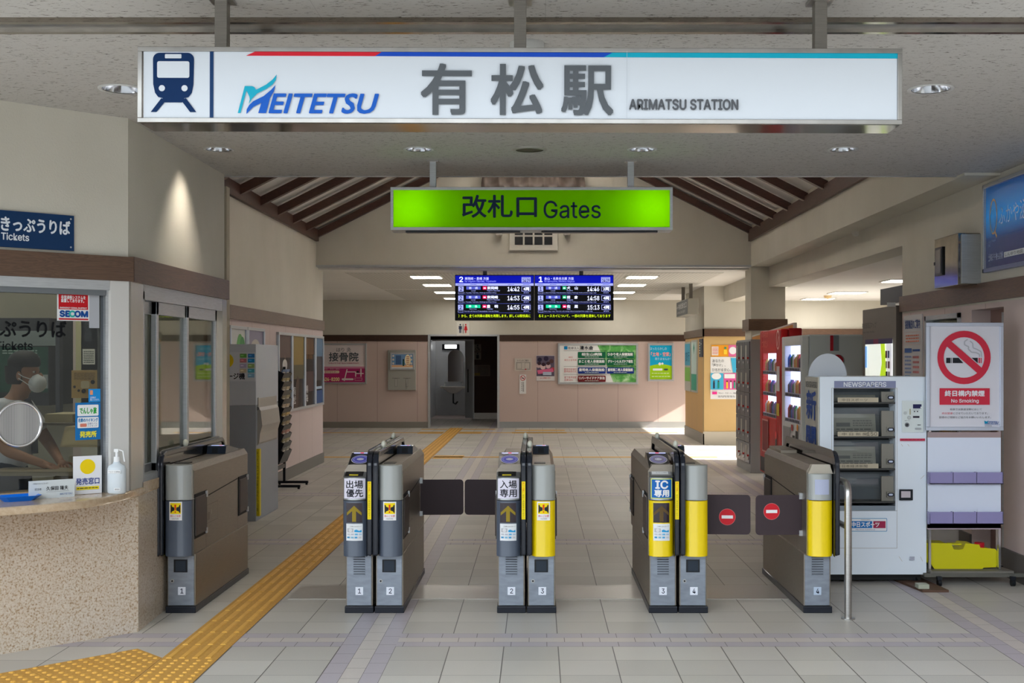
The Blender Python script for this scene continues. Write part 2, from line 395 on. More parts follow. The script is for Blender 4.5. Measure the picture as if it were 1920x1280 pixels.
# ---- roof over the hall: slopes, rafters, gable
EZ = 3.49; PK = EZ+3.25*.503
YG = 17.8
mb = MB(); 
for sgn in (-1, 1):
    x0 = sgn*3.35; mb.add([(x0, 9.07, EZ), (0, 9.07, PK+.02), (0, YG, PK+.02), (x0, YG, EZ)], [(0,1,2,3)], WHITEB)
    mb.add([(x0, 9.07, EZ+.1), (0, 9.07, PK+.12), (0, YG, PK+.12), (x0, YG, EZ+.1)], [(0,1,2,3)], WHITEB)
roof = struct(mb.build('ceiling_hall', origin=(0,0,0)))
ry = [10.3, 11.23, 12.17, 13.12, 14.08, 15.01, 15.93, 16.85, 17.74]
for sgn, lab in ((-1, 'left'), (1, 'right')):
    for i, y in enumerate(ry):
        mb = MB(); a = (sgn*3.28, EZ-.003); b = (sgn*.02, PK)
        mb.prism([(a[0], a[1]-.108), (b[0], b[1]-.108), (b[0], b[1]), (a[0], a[1])], y-.04, y+.04, RAFTER, 'y')
        o = tag(mb.build('roof_rafter'), 'dark brown sloping rafter under the white %s roof slope' % lab, 'rafter', 'dark rafters on the %s roof slope' % lab)
    mb = MB().box(-3.30 if sgn < 0 else 3.135, -3.255 if sgn < 0 else 3.18, 9.22, 17.78, 3.335, 3.50, RAFTER)
    tag(mb.build('eave_beam'), 'long dark brown eave beam along the top of the %s wall' % lab, 'beam')
mb = MB(); mb.prism([(-3.3, 2.975), (3.45, 2.975), (3.45, 3.62), (3.3, 3.62), (0, PK+.2), (-3.3, 3.62)], YG, YG+.2, CREAM, 'y'); struct(mb.build('wall_gable', origin=(0,0,0)))
struct(MB().box(-3.3, 3.18, YG-.012, YG+.21, 2.955, 2.985, ALU).build('trim_4'))
# ---- rear ceiling
mb = MB(); mb.box(-8.2, 3.45, YG+.2, 34, 2.93, 3.1, WHITEB); struct(mb.build('ceiling_rear', origin=(0,0,0)))
for (x0, x1) in ((-2.75, -1.05), (-1.0, .95), (1.0, 2.7)):
    pass
struct(MB().box(-3.0, 2.9, 18.6, 23.0, 2.925, 2.929, PERF).box(-3.0, 2.6, 23.3, 27.2, 2.925, 2.929, PERF).build('ceiling_perforated', origin=(0,0,0)))
# ---- back wall Y=27.4 with the toilet opening
YB = 27.4
XO0, XO1 = wx(805, YB), wx(934, YB)
ZO = 2.10
mb = MB(); mb.box(-8.2, XO0, YB, YB+.15, 2.0, 2.95, CREAM).box(XO0, XO1, YB, YB+.15, ZO, 2.95, CREAM).box(XO1, 6.4, YB, YB+.15, 2.0, 2.95, CREAM)
mb.box(-8.2, XO0, YB, YB+.15, 0, 2.0, PINKX).box(XO1, 6.4, YB, YB+.15, 0, 2.0, PINKX); struct(mb.build('wall_back', origin=(0,0,0)))
DKW = wood('dark_walnut_band', (50,30,20), (66,42,28), 'x')
struct(MB().box(-8.2, XO0-.03, YB-.02, YB, 1.985, 2.13, DKW).box(XO1+.03, 6.4, YB-.02, YB, 1.985, 2.13, DKW).build('trim_5'))
struct(MB().box(-8.2, XO0-.03, YB-.015, YB, 0, .14, M(150,146,138,.35,.5)).box(XO1+.03, 6.4, YB-.015, YB, 0, .14, M(170,172,172,.3,.6)).build('baseboard_back'))
struct(MB().box(XO0-.03, XO0+.02, YB-.03, YB+.16, 0, ZO+.04, ALU).box(XO1-.02, XO1+.03, YB-.03, YB+.16, 0, ZO+.04, ALU).box(XO0, XO1, YB-.03, YB+.16, ZO, ZO+.04, ALU).build('door_1'))
# alcove walls beyond the opening
DW = M(84,64,56, .6); YA = 31.4; T = M(212,214,216, .25)
xa0, xa1 = wx(811, YA), wx(887, YA)
struct(MB().box(xa1, XO1+.1, YA, YA+.1, 0, 2.93, DW).box(XO1+.1, XO1+.2, YB+.15, YA, 0, 2.93, DW).box(xa0-1.5, xa1, YA, YA+.1, 2.08, 2.93, DW).build('wall_alcove'))
struct(MB().box(XO0-1.2, XO0-1.1, YB+.15, 33.4, 0, 2.93, DW).build('wall_alcove_left'))
struct(MB().box(xa1, XO1+.1, YA-.02, YA, 0, .16, STEEL).build('baseboard_alcove'))
tl = mottled('white_wall_tile', (196,200,204), (206,210,214), 2, .3, bmp=0)
struct(MB().box(xa0-1.2, xa1+.3, 33.3, 33.4, 0, 2.93, tl).box(xa0-.5, xa0-.08, YA, 33.3, 0, 2.93, tl).box(xa1+.25, xa1+.3, YA+.1, 33.3, 0, 2.93, tl).build('wall_toilet'))
struct(MB().box(xa0-.5, xa1+.3, YA, 33.3, 0, .004, M(190,176,172,.5)).build('floor_toilet'))
# alcove details
d = thing('sliding_door', 'pale grey sliding toilet door with long black pull', 'door', ((xa1-.05), YA-.06, 0))
dx0, dx1 = wx(872, YA-.06), wx(887, YA-.06)
MB().box(dx0, dx1, YA-.07, YA-.03, .03, 2.05, M(186,190,196,.4)).build('door_leaf', d, .004)
MB().box(wx(876.5,YA-.08), wx(878.5,YA-.08), YA-.1, YA-.07, wz(735,YA), wz(692,YA), BLACK).build('handle', d)
MB().box(xa0, dx1+.02, YA-.09, YA-.02, 2.05, 2.09, ALU).box(dx1, dx1+.03, YA-.09, YA-.02, 0, 2.09, ALU).build('door_frame', d)
y = 33.25
s_ = thing('wash_basin', 'white wall basin with pipework below the arched mirror', 'basin', (wx(850,y), y, .5))
bx_ = wx(850, y-.2)
mb = MB(); mb.lathe((bx_, y-.22, .62), [(.02,0),(.12,.02),(.24,.1),(.33,.17),(.34,.2),(.30,.2),(.22,.12),(.05,.06)], M(226,222,214,.2,coat=.5), 24, sy_=.75); mb.build('bowl', s_)
MB().box(bx_-.36, bx_+.38, y-.34, y, .76, .82, M(226,222,214,.2,coat=.5)).build('rim', s_, .015)
MB().tube([(bx_, y-.2, .64), (bx_, y-.2, .36), (bx_+.06, y-.15, .33), (bx_+.1, y-.1, .38), (bx_+.1, y, .38)], .022, DARK).build('drain_pipe', s_)
MB().tube([(bx_-.25, y-.05, .82), (bx_-.25, y-.05, .92), (bx_-.2, y-.18, .92)], .014, CHROME).build('tap', s_)
MB().tube([(bx_+.25, y-.05, .82), (bx_+.25, y-.05, .92), (bx_+.2, y-.18, .92)], .014, CHROME).build('tap', s_)
mb = MB(); x0, x1 = wx(840,y), wx(869,y); zc = 1.62; pts = [(x0,.95),(x1,.95)]+arcpts((x0+x1)/2, zc, (x1-x0)/2, 0, 180, 16)
mb.prism(pts, y, y+.02, CHROME, 'y'); tag(mb.build('arched_mirror'), 'tall arched mirror on the tiled toilet wall', 'mirror')
mb = MB(); mb.box(wx(829,y), wx(861,y), y+.01, y+.04, wz(656,y), wz(645,y), BLACK).box(wx(834,y), wx(856,y), y, y+.012, wz(653,y), wz(646,y), M(255,255,255,emit=3)); tag(mb.build('toilet_window'), 'small bright window above the arched mirror', 'window')
# accessible pictograms on the dark alcove wall
def picto(px0, py0, px1, py1, label, kind):
    mb = MB(); Y = YA-.005; mb.box(wx(px0,Y), wx(px1,Y), Y-.004, Y+.004, wz(py1,Y), wz(py0,Y), M(150,142,134,.5)); a = front(mb, Y-.005)
    cx, cy = (px0+px1)/2, (py0+py1)/2
    a.disc(cx, py0+2.6, 1.4, INK)
    if kind: a.ring(cx-.5, cy+2, 3.6, .8, INK); a.line([(cx,cy-2),(cx,cy+2),(cx+3,cy+2),(cx+4,cy+5)], 1.1, INK)
    else: a.rrect(cx-2.5, cy-2, cx+2.5, cy+5, 1, INK)
    tag(mb.build('pictogram_plate'), label, 'sign')
picto(889, 645, 902, 659, 'wheelchair pictogram plate beside the sliding toilet door', 1)
picto(889, 660, 902, 674, 'figure pictogram plate just below the wheelchair plate', 0)
mb = MB(); Y = YA-.005; mb.box(wx(889,Y), wx(919,Y), Y-.004, Y+.004, wz(705,Y), wz(684,Y), M(140,130,122,.6)); a = front(mb, Y-.005); a.bars(896, 686, 917, 703, 6, M(100,92,88)); a.rect(889.5, 699, 900, 704, M(170,150,90)); tag(mb.build('alcove_notice'), 'pale notice sheet on the dark brown alcove wall', 'notice')
# ---- left end of the cross corridor
struct(MB().box(-8.3, -8.2, 18, 28, 0, 2.95, CREAM).box(-8.2, XL-.2, 18.0, 18.19, 0, 2.95, PINKX).build('wall_corridor_end'))
# ---- right side : beam, soffit, pillar, right room
XR = 3.45
mb = MB(); mb.box(3.18, XR+.3, 8.9, YG, 2.96, 3.6, CREAM); struct(mb.build('wall_right_beam', origin=(0,0,0)))
mb = MB(); mb.box(XR, XR+.3, 11.3, YG+.02, 2.66, 2.97, CREAM); mb.box(XR, XR+.3, YG+.3, 22.1, 2.64, 2.97, CREAM); struct(mb.build('wall_right_lintel', origin=(0,0,0)))
mb = MB(); mb.box(3.18, 3.69, YG, YG+.5, 2.17, 2.96, CREAM).box(3.18, 3.69, YG, YG+.5, 0, 2.04, CREAM); struct(mb.build('column_hall', origin=(0,0,0)))
struct(MB().box(3.14, 3.72, YG-.03, YG+.53, 2.01, 2.18, WOODX).build('trim_6'))
mb = MB(); mb.box(XR+.3, 6.5, 11.1, 22.1, 2.66, 2.75, WHITEB).box(XR+.0, 6.5, 22.3, 24.9, 2.9, 3.0, WHITEB).box(3.45, 6.6, 24.9, 27.5, 2.9, 3.0, WHITEB); struct(mb.build('ceiling_right', origin=(0,0,0)))
# right wall near
mb = MB()
# niche (door recess) between Y 8.85..9.5 , window opening 9.72..10.6 top 2.0
YN0, YN1 = sy(1882, XR), sy(1822, XR); YW0, YW1 = sy(1802, XR), sy(1737, XR)
mb.box(XR, XR+.15, 4.5, 11.3, 2.02, 2.98, CREAM)
for (a_, b_) in ((4.5, YN0), (YN1, YW0), (YW1, 11.3)): mb.box(XR, XR+.15, a_, b_, 0, 2.02, PINKY)
mb.box(XR, XR+.15, YN0, YN1, 1.98, 2.02, PINKY).box(XR, XR+.15, YW0, YW1, 1.97, 2.02, PINKY)
struct(mb.build('wall_right', origin=(0,0,0)))
struct(MB().box(XR-.025, XR, 4.5, 11.32, 2.035, 2.18, WOODY).build('trim_7'))
struct(MB().box(XR-.02, XR, 4.5, YN0, 0, .2, M(86,82,80,.5)).box(XR-.02, XR, YN1, YW0, 0, .2, M(86,82,80,.5)).build('baseboard_right'))
struct(MB().box(XR+.15, XR+.25, YN0-.2, YN1+.2, 0, 2.1, M(150,120,112,.6)).build('wall_niche'))
struct(MB().box(XR+.14, XR+.16, YN0, YN0+.25, 0, 1.93, M(60,52,50,.4)).box(XR+.10, XR+.15, YN0+.25, YN0+.3, 0, 1.95, ALU).build('door_2'))
struct(MB().box(XR-.02, XR+.1, YW0, YW0+.04, .0, 1.97, ALU).box(XR-.02, XR+.1, YW1-.04, YW1, 0, 1.97, ALU).box(XR-.02, XR+.1, YW0, YW1, 1.93, 1.97, ALU).box(XR+.04, XR+.05, YW0, YW1, .3, 1.93, GLASS).box(XR, XR+.1, YW0, YW1, 0, .3, M(200,202,206,.5)).build('window_1'))
struct(MB().box(XR+.7, XR+.8, 9, 11.3, 0, 2.6, M(206,206,202,.6)).box(XR+.15, XR+.8, 11.2, 11.3, 0, 2.66, CREAM).box(XR+.15, XR+.8, 8.4, 8.5, 0, 2.7, CREAM).box(XR+.15, XR+.9, 8.4, 11.3, 2.6, 2.7, WHITEB).build('wall_right_room'))
# back right wall with ochre column
Y2 = 22.1; X2 = 3.08
mb = MB(); mb.box(X2, 6.6, Y2, Y2+.2, 2.0, 2.93, CREAM).box(X2, X2+.25, Y2+.2, 24.9, 2.0, 2.95, CREAM)
mb.box(X2, 4.3, Y2, Y2+.2, 0, 2.02, YELLOWP).box(X2, X2+.25, Y2+.2, 24.9, 0, 2.02, board('ochre_board', (214,170,108), (220,177,116), .7, 1)).box(4.3, 6.6, Y2, Y2+.2, 0, 2.02, PINKX); struct(mb.build('wall_rear_right', origin=(0,0,0)))
struct(MB().box(X2-.03, 6.6, Y2-.03, Y2, 2.0, 2.14, WOODX).box(X2-.03, X2, Y2-.03, 24.9, 2.0, 2.14, WOODY).build('trim_8'))
struct(MB().box(X2-.02, 6.6, Y2-.02, Y2, 0, .24, M(196,188,172,.5)).box(X2-.02, X2, Y2-.02, 24.9, 0, .2, M(160,154,144,.5)).build('baseboard_rear_right'))
# outer right wall with tall window openings the sun comes through
mb = MB(); mb.box(6.5, 6.6, 11.0, 18.2, 0, 2.75, CREAM).box(6.5, 6.6, 18.2, 27.6, 2.35, 3.0, CREAM).box(6.5, 6.6, 21.3, 24.5, 0, 2.35, CREAM).box(6.5,6.6,26.9,27.6,0,2.35,CREAM)
mb.box(3.6, 6.6, 11.0, 11.1, 0, 2.75, CREAM); struct(mb.build('wall_outer', origin=(0,0,0)))
mb = MB()
for yy in (19.2, 20.2, 25.3, 26.1): mb.box(6.5, 6.56, yy-.03, yy+.03, 0, 2.35, ALU)
struct(mb.build('window_2'))
# unseen blocks added: one cuts low sky light, one keeps sun off the forecourt
struct(MB().box(-30, 9, -26, -22, -.1, 6, M(128,126,122,.8)).build('wall_added_sky_blocker', origin=(0,0,0)))
struct(MB().box(10, 16, -40, 15.5, -.1, 24, M(150,146,140,.8)).build('wall_added_sun_blocker', origin=(0,0,0)))
# ================================================================== TICKET OFFICE
P0 = Vector((-2.36, 6.885, 0)); U = Vector((.731, .682, 0)); Nn = Vector((.682, -.731, 0))
def ob(px, py, off=0.0):
    k = (px-CX)/F; ox = P0.x+Nn.x*off; oy = P0.y+Nn.y*off
    u = (k*oy-ox)/(U.x-U.y*k); Y = oy+U.y*u; return u, wz(py, Y)
def oplane(mb, off=0.0, e=EPS): return plane(mb, P0+Nn*off, U, Nn, e)
def obox(mb, u0, u1, n0, n1, z0, z1, mat):
    vs_ = [P0+U*u+Nn*n+Vector((0,0,z)) for u in (u0,u1) for n in (n0,n1) for z in (z0,z1)]
    mb.add(vs_, [(0,1,3,2),(4,6,7,5),(0,4,5,1),(2,3,7,6),(0,2,6,4),(1,5,7,3)], mat); return mb
XS = -2.36; YS1 = 9.0
mb = MB(); obox(mb, -3.2, 0, -.12, 0, 2.18, ZC, CREAM); mb.box(XS-.12, XS, 6.885, YS1, 2.18, ZC, CREAM); mb.box(-3.4, XS-.12, YS1-.1, YS1, 0, ZC, CREAM)
struct(mb.build('wall_booth', origin=(0,0,0)))
mb = MB(); obox(mb, -3.2, .02, -.02, .03, 2.04, 2.18, WOODX); struct(mb.build('trim_9'))
struct(MB().box(XS-.02, XS+.03, 6.90, YS1+.03, 2.04, 2.185, WOODY).build('trim_10'))
# white corner post
pu0 = ob(203, 700)[0]; mb = MB(); obox(mb, pu0, .0, -.12, .02, .83, 2.045, M(208,206,202,.45)); struct(mb.build('column_booth', bevel=.006))
ysa = sy(268, XS+.01)
struct(MB().box(XS-.1, XS+.012, 6.9, ysa, .83, 2.045, M(196,190,182,.22,.35)).build('trim_11'))
yse = sy(410, XS+.01)
struct(MB().box(XS-.1, XS+.012, yse+.1, YS1+.02, 0, 2.045, M(196,190,182,.22,.35)).build('trim_12'))
# granite base and countertop
g0 = Vector((-2.335, 6.985)); ga = Vector((-2.90, 6.446)); gd = (ga-g0).normalized(); g9 = g0+gd*3.2
mb = MB(); mb.prism([(g0.x, g0.y), (-2.36, 7.45), (-2.36, YS1), (-2.6, YS1), (-2.6, 7.2), (g9.x-.2, g9.y+.25), (g9.x, g9.y)], 0, .80, GRANITE, 'z'); struct(mb.build('wall_counter', origin=(0,0,0)))
lip = [(-2.36, 7.5), (-2.352, 7.2), (-2.335, 7.0), (-2.335, 6.85), (-2.345, 6.74), (-2.385, 6.56), (-2.46, 6.38), (-2.56, 6.26), (-2.75, 6.10), (-3.1, 5.77), (-4.6, 4.37)]
GTOP = mottled('polished_counter_stone', (186,160,130), (206,184,156), 40, .12, bmp=0)
mb = MB(); mb.prism(lip+[(-5.0, 4.8), (-2.75, 7.2), (-2.55, 7.5)], .795, .835, GTOP, 'z', True); tag(mb.build('countertop', bevel=.012, segs=3), 'rounded polished beige stone counter of the ticket office', 'countertop')
struct(MB().box(-2.6, XS+.012, 7.1, yse+.2, .8, .86, GTOP).build('trim_13'))
# front window : frame + glass
mb = MB(); uL = -3.0; uR = pu0
obox(mb, uL, uR+.0, -.09, .02, 1.985, 2.04, ALU); obox(mb, uL, uR-.01, -.07, .0, 1.955, 1.985, M(120,124,128,.4,.6)); u190 = ob(198, 700)[0]; uI = ob(188.5, 700, -.036)[0]
obox(mb, u190, uR, -.09, .0, .835, 1.985, ALU); obox(mb, uI, u190, -.08, -.036, .835, 2.0, M(90,94,98,.4,.6))
fr = mb.build('window_3'); struct(fr)
mb = MB(); obox(mb, uL, uI, -.044, -.0365, .87, 1.96, GLASS); gl = mb.build('glass_pane', fr); 
# side windows
w4 = MB(); w4.box(XS-.08, XS+.01, ysa, yse+.12, 1.95, 2.045, ALU).box(XS-.08, XS+.005, ysa, yse+.12, .86, .90, ALU).box(XS-.08, XS+.01, ysa, ysa+.03, .86, 2.0, ALU)
w4o = struct(w4.build('window_4'))
edges = [270, 300, 345, 361, 405]
def sash(pa, pb, off):
    ya, yb = sy(pa, XS), sy(pb, XS); s = MB(); t = .045
    s.box(XS-.05-off, XS-.015-off, ya, ya+t, .89, 1.95, ALU).box(XS-.05-off, XS-.015-off, yb-t, yb, .89, 1.95, ALU).box(XS-.05-off, XS-.015-off, ya, yb, 1.87, 1.95, ALU).box(XS-.05-off, XS-.015-off, ya, yb, .89, .95, ALU)
    f = s.build('sash', w4o, .003); MB().box(XS-.035-off, XS-.03-off, ya+t, yb-t, .95, 1.87, GLASS).build('pane', f)
sash(272, 308, .03); sash(298, 358, 0); sash(352, 408, -.01)
# blue ticket sign above
mb = MB(); u0, z0 = ob(137, 471); z1 = ob(137, 405)[1]; obox(mb, -1.75, u0, 0, .015, z0, z1, NAVY); a = oplane(mb, .016)
L = M(226,232,240,.4)
a.text('きっぷうりば', ob(0,430)[0], ob(120,440)[1], ob(129,430)[0], ob(120,415)[1], L, bold=.0025)
a.text('Tickets', ob(0,450)[0], ob(30,451)[1], ob(52,455)[0], ob(30,438)[1], L, bold=.0012)
for (q, h) in ((u0-.02, z1-.02), (u0-.02, z0+.02)): a.disc(q, h, .005, M(170,175,180))
tag(mb.build('ticket_sign'), 'navy blue ticket sign in white letters above the wooden band', 'sign')
# stickers on the glass
def osticker(name, px0, py0, px1, py1, base, label, fn=None, off=-.034, cat='sticker'):
    mb = MB(); u0, z1 = ob(px0, py0, off); u1, z0 = ob(px1, py1, off); obox(mb, u0, u1, off, off+.002, z0, z1, base)
    a = oplane(mb, off+.0025, .0003)
    if fn: fn(a, u0, z0, u1-u0, z1-z0)
    return tag(mb.build(name), label, cat)
def f_sec(a, u, z, w, h):
    a.rect(u+w*.04, z+h*.36, u+w*.96, z+h*.97, M(196,14,28))
    a.text('非常通報システムを\n設置しております。', u+w*.12, z+h*.58, u+w*.88, z+h*.80, WHITE, line=.9, bold=.0006); a.text('EMERGENCY SIGNAL IN EFFECT', u+w*.08, z+h*.385, u+w*.92, z+h*.43, WHITE, bold=.0004)
    b = M(0,72,150)
    a.text('SE', u+w*.08, z+h*.13, u+w*.38, z+h*.31, b, bold=.003); a.text('C', u+w*.37, z+h*.13, u+w*.55, z+h*.31, M(40,180,170), bold=.003); a.text('OM', u+w*.54, z+h*.13, u+w*.94, z+h*.31, b, bold=.003)
    a.rect(u+w*.04, z+h*.03, u+w*.96, z+h*.075, M(196,14,28))
osticker('security_sticker', 107, 541, 167, 602, WHITE, 'square red and white security sticker at the top of the glass', f_sec)
osticker('grey_label', 167, 549, 186, 615, M(176,178,184,.4), 'narrow grey label right of the red security sticker')
osticker('pass_sticker', 166, 729, 188, 753, M(20,140,214), 'small square blue sticker above the tall blue sticker', lambda a,u,z,w,h: (a.rect(u+w*.1,z+h*.55,u+w*.35,z+h*.9,M(230,150,110)), a.text('定期券が\n購入できます。', u+w*.12, z+h*.1, u+w*.9, z+h*.42, WHITE)))
def f_hike(a, u, z, w, h):
    a.rrect(u+w*.08, z+h*.64, u+w*.92, z+h*.94, .006, WHITE); a.text('でんしゃ旅', u+w*.17, z+h*.70, u+w*.84, z+h*.87, M(40,160,60), bold=.0012)
    a.rrect(u+w*.08, z+h*.32, u+w*.92, z+h*.61, .006, WHITE); a.text('名鉄のハイキング', u+w*.11, z+h*.48, u+w*.89, z+h*.58, M(20,120,180), bold=.0008); a.text('日帰りバス\nハイキング', u+w*.48, z+h*.34, u+w*.86, z+h*.46, M(40,60,140)); a.rrect(u+w*.18, z+h*.35, u+w*.44, z+h*.44, .004, M(220,130,110))
    a.text('発売所', u+w*.17, z+h*.07, u+w*.83, z+h*.23, M(235,225,60), bold=.0014)
osticker('tour_sticker', 141, 755, 188, 823, M(16,112,180), 'tall blue tour sticker with two white panels on the glass', f_hike)
def flet(a, u, z, w, h): pass
mb = MB(); a = oplane(mb, -.034, .0003); BL = M(10,12,16,.9)
a.text('きっぷうりば', ob(-62,632,-.034)[0], ob(110,632,-.034)[1], ob(124,600,-.034)[0], ob(110,602,-.034)[1], BL, bold=.0022)
a.text('Tickets', ob(-9,655,-.034)[0], ob(30,656,-.034)[1], ob(61,640,-.034)[0], ob(30,640,-.034)[1], BL, bold=.0008)
tag(mb.build('window_lettering'), 'black ticket lettering stuck on the office glass', 'lettering')
# speaking disc
cu_, cz = ob(36, 795, -.02); mb = MB(); cc = P0+U*cu_+Nn*-.02+Vector((0,0,cz)); rr = .118
pt = [cc+U*math.cos(2*math.pi*i/36)*rr+Vector((0,0,1))*math.sin(2*math.pi*i/36)*rr for i in range(36)]
sd = thing('speaking_disc', 'round perforated steel speaking disc set in the glass', 'speaking disc', tuple(cc))
MB().tube(pt, .009, CHROME, 8, closed=True).build('ring', sd)
mp_, nt, p = mk('perforated_disc'); v = coords(nt); vo = nt.nodes.new('ShaderNodeTexVoronoi'); vo.inputs['Scale'].default_value = 170; vo.inputs['Randomness'].default_value = 0; nt.links.new(v, vo.inputs['Vector'])
nt.links.new(ramp(nt, vo.outputs['Distance'], [(.25, (70,70,72)), (.4, (168,166,164))]), p.inputs['Base Color']); p.inputs['Metallic'].default_value = .3; p.inputs['Roughness'].default_value = .4
mb = MB(); mb.add([q-Nn*.004 for q in pt]+[q+Nn*.002 for q in pt], [tuple(range(36)), tuple(range(36,72))]+[(i,(i+1)%36,36+(i+1)%36,36+i) for i in range(36)], mp_); mb.build('mesh_plate', sd)
# counter things
ZT = .835
def on_counter(px, py):  # point on counter top
    Y = (H-ZT)*F/(py-CY); return Vector((wx(px,Y), Y, ZT))
c = on_counter(164, 926); mb = MB(); w_ = .082
cc = c; Uf = Vector((.80,.60,0)).normalized(); Nf = Vector((Uf.y,-Uf.x,0))
def pbox(mb, c, Uv, Nv, u0, u1, n0, n1, z0, z1, mat):
    mb.add([c+Uv*u+Nv*n+Vector((0,0,z-0)) for u in (u0,u1) for n in (n0,n1) for z in (z0,z1)], [(0,1,3,2),(4,6,7,5),(0,4,5,1),(2,3,7,6),(0,2,6,4),(1,5,7,3)], mat); return mb
def cplane(mb, c, Uv, Nv, off, e=.0004): return plane(mb, c+Nv*off, Uv, Nv, e)
pbox(mb, cc, Uf, Nf, -.078, .078, -.003, .003, .002, .215, M(232,232,236,.3)); a = cplane(mb, cc, Uf, Nf, .0035)
a.disc(0, .155, .042, M(240,208,0)); a.text('発売窓口', -.064, .055, .064, .092, M(30,60,140), bold=.0008); a.rect(-.062, .026, .062, .044, M(240,220,0)); a.bars(-.058, .030, .058, .040, 1, M(60,60,60))
tag(mb.build('counter_sign'), 'upright white card with a yellow circle standing on the counter', 'sign')
c = on_counter(97, 933); pl = thing('name_plate', 'clear acrylic name plate on the counter beside the blue tray', 'name plate', tuple(c))
mb = MB(); pbox(mb, c, Uf, Nf, -.120, .120, -.004, .004, .0, .098, M(206,212,214,.15,coat=.5)); a = cplane(mb, c, Uf, Nf, .0045)
a.text('ご利用ありがとうございます', -.10, .078, -.02, .086, GREYTXT); a.text('担当者', -.09, .045, -.055, .058, GREYTXT); a.text('久保田 隆夫', -.03, .042, .085, .064, INK, bold=.0004); a.rect(-.03, .034, .09, .035, GREYTXT); a.text('MEITETSU', .04, .014, .105, .024, M(30,90,160), shear=.3)
mb.build('plate', pl, .001)
MB().prism([(0,0),(.045,0),(.0,.08)], -.002, .002, CLEAR, 'x') 
mb = MB(); pbox(mb, c, Uf, Nf, -.120, .120, -.05, -.006, .0, .004, M(206,212,214,.15,coat=.5)); mb.build('foot', pl)
c = on_counter(34, 938); mb = MB(); tr = .105
BT = M(0,110,220,.35,coat=.3)
def ringpts(cx, hx, hy, z): return [(c+Uf*u*hx+Nf*n*hy+Vector((0,0,z))) for (u,n) in ((-.7,-1),(.7,-1),(1,-.6),(1,.6),(.7,1),(-.7,1),(-1,.6),(-1,-.6))]
r_ = [ringpts(c, .075, .05, .0), ringpts(c, .11, .075, .028), ringpts(c, .106, .071, .028), ringpts(c, .072, .047, .005)]
vs_ = [q for k in r_ for q in k]; mb.add(vs_, [(k*8+i, k*8+(i+1)%8, (k+1)*8+(i+1)%8, (k+1)*8+i) for k in range(3) for i in range(8)]+[tuple(range(8)), tuple(range(24,32))], BT)
tag(mb.build('coin_tray'), 'shallow bright blue coin tray on the counter', 'tray')
c = on_counter(219, 925); bt = thing('sanitizer_bottle', 'translucent white pump bottle at the right end of the counter', 'bottle', tuple(c))
BW = M(214,222,228,.25,coat=.4)
MB().lathe(c, [(.0,0),(.044,.0),(.052,.01),(.052,.14),(.046,.158),(.022,.17),(.018,.185),(.0,.185)], BW, 24, sy_=.8).build('body', bt)
mb = MB(); mb.cyl(c+Vector((0,0,.18)), .017, .028, 'z', WHITE, 16).cyl(c+Vector((0,0,.205)), .008, .035, 'z', WHITE, 10).box(c.x-.012, c.x+.012, c.y-.012, c.y+.012, c.z+.235, c.z+.252, WHITE); mb.tube([c+Vector((.01,0,.248)), c+Vector((.035,0,.24)), c+Vector((.045,-.003,.18))], .004, WHITE, 8); mb.build('pump', bt)
mb = MB(); a = Art(mb, lambda u, v, k: (c.x+u, c.y-.0425-k*.0004, c.z+v)); a.rect(-.035,.118,.035,.136,WHITE); a.text('アルコール消毒液', -.032,.122,.032,.132,INK); a.rect(.0,.02,.034,.036,WHITE); a.text('业務用'.replace('业','業'), .004,.023,.03,.033,INK); mb.build('bottle_label', bt)
# ---- booth interior
BR = (-5.0,)
struct(MB().box(-6.5, -2.5, 9.6, 9.7, 0, ZC, M(176,168,150,.8)).box(-6.6,-6.5,4,9.7,0,ZC,M(176,168,150,.8)).build('wall_booth_inside'))
al = bpy.data.lights.new('added_clerk_light', 'AREA'); al.energy = 14; al.size = 1.0; al.color = (1,.95,.85); ao = bpy.data.objects.new('added_clerk_light', al); C.objects.link(ao); ao.location = (-3.4, 7.9, 2.9)  # area light added to brighten the clerk, apart from the lamp fixture
lampo = tag(MB().box(-4.6,-3.4,8.1,8.5,2.92,2.98,M(255,250,235,emit=1.5)).build('office_ceiling_lamp'), 'fluorescent ceiling lamp inside the ticket office', 'lamp')
def ibox(px0, py0, px1, py1, Y, dep, mat, name, label, cat, fn=None, bev=.004):
    mb = MB(); mb.box(wx(px0,Y), wx(px1,Y), Y, Y+dep, wz(py1,Y), wz(py0,Y), mat)
    if fn: fn(front(mb, Y-.001))
    return tag(mb.build(name, bevel=0), label, cat)
ibox(-60, 596, 92, 760, 9.0, .5, M(40,40,44,.4), 'equipment_rack', 'black equipment rack with a green notice inside the office', 'rack',
     lambda a: (a.rect(-50,620,106,648,M(120,130,130)), a.rect(-40,650,90,735,M(16,70,52)), a.rect(60,702,90,728,M(150,156,156)), a.rect(56,668,74,712,M(170,150,160)), a.bars(5,655,70,664,2,M(150,170,160))))
ibox(104, 600, 112, 792, 8.6, .06, M(70,70,76,.4,.5), 'rack_post', 'dark slotted metal post inside the office', 'post')
ibox(142, 560, 186, 800, 8.9, .1, M(196,190,150,.6), 'notice_strip', 'pale yellow paper strip hanging inside the office', 'notice', lambda a: (a.rect(155,654,178,683,M(230,228,220)), a.bars(157,657,176,681,7,GREYTXT), a.text('お\n客\n様', 158, 640, 172, 580, GREYTXT)))
ibox(134, 694, 182, 746, 8.2, .08, M(206,172,110,.5), 'intercom', 'beige wall intercom with speaker holes inside the office', 'intercom',
     lambda a: (a.bars(139,698,178,712,6,M(120,96,60),.4), a.disc(174,716,4,DARK), a.disc(140,725,2.5,DARK), a.disc(157,733,4,DARK), a.disc(148,732,2.5,DARK), a.rrect(152,714,168,728,3,M(222,206,170))))
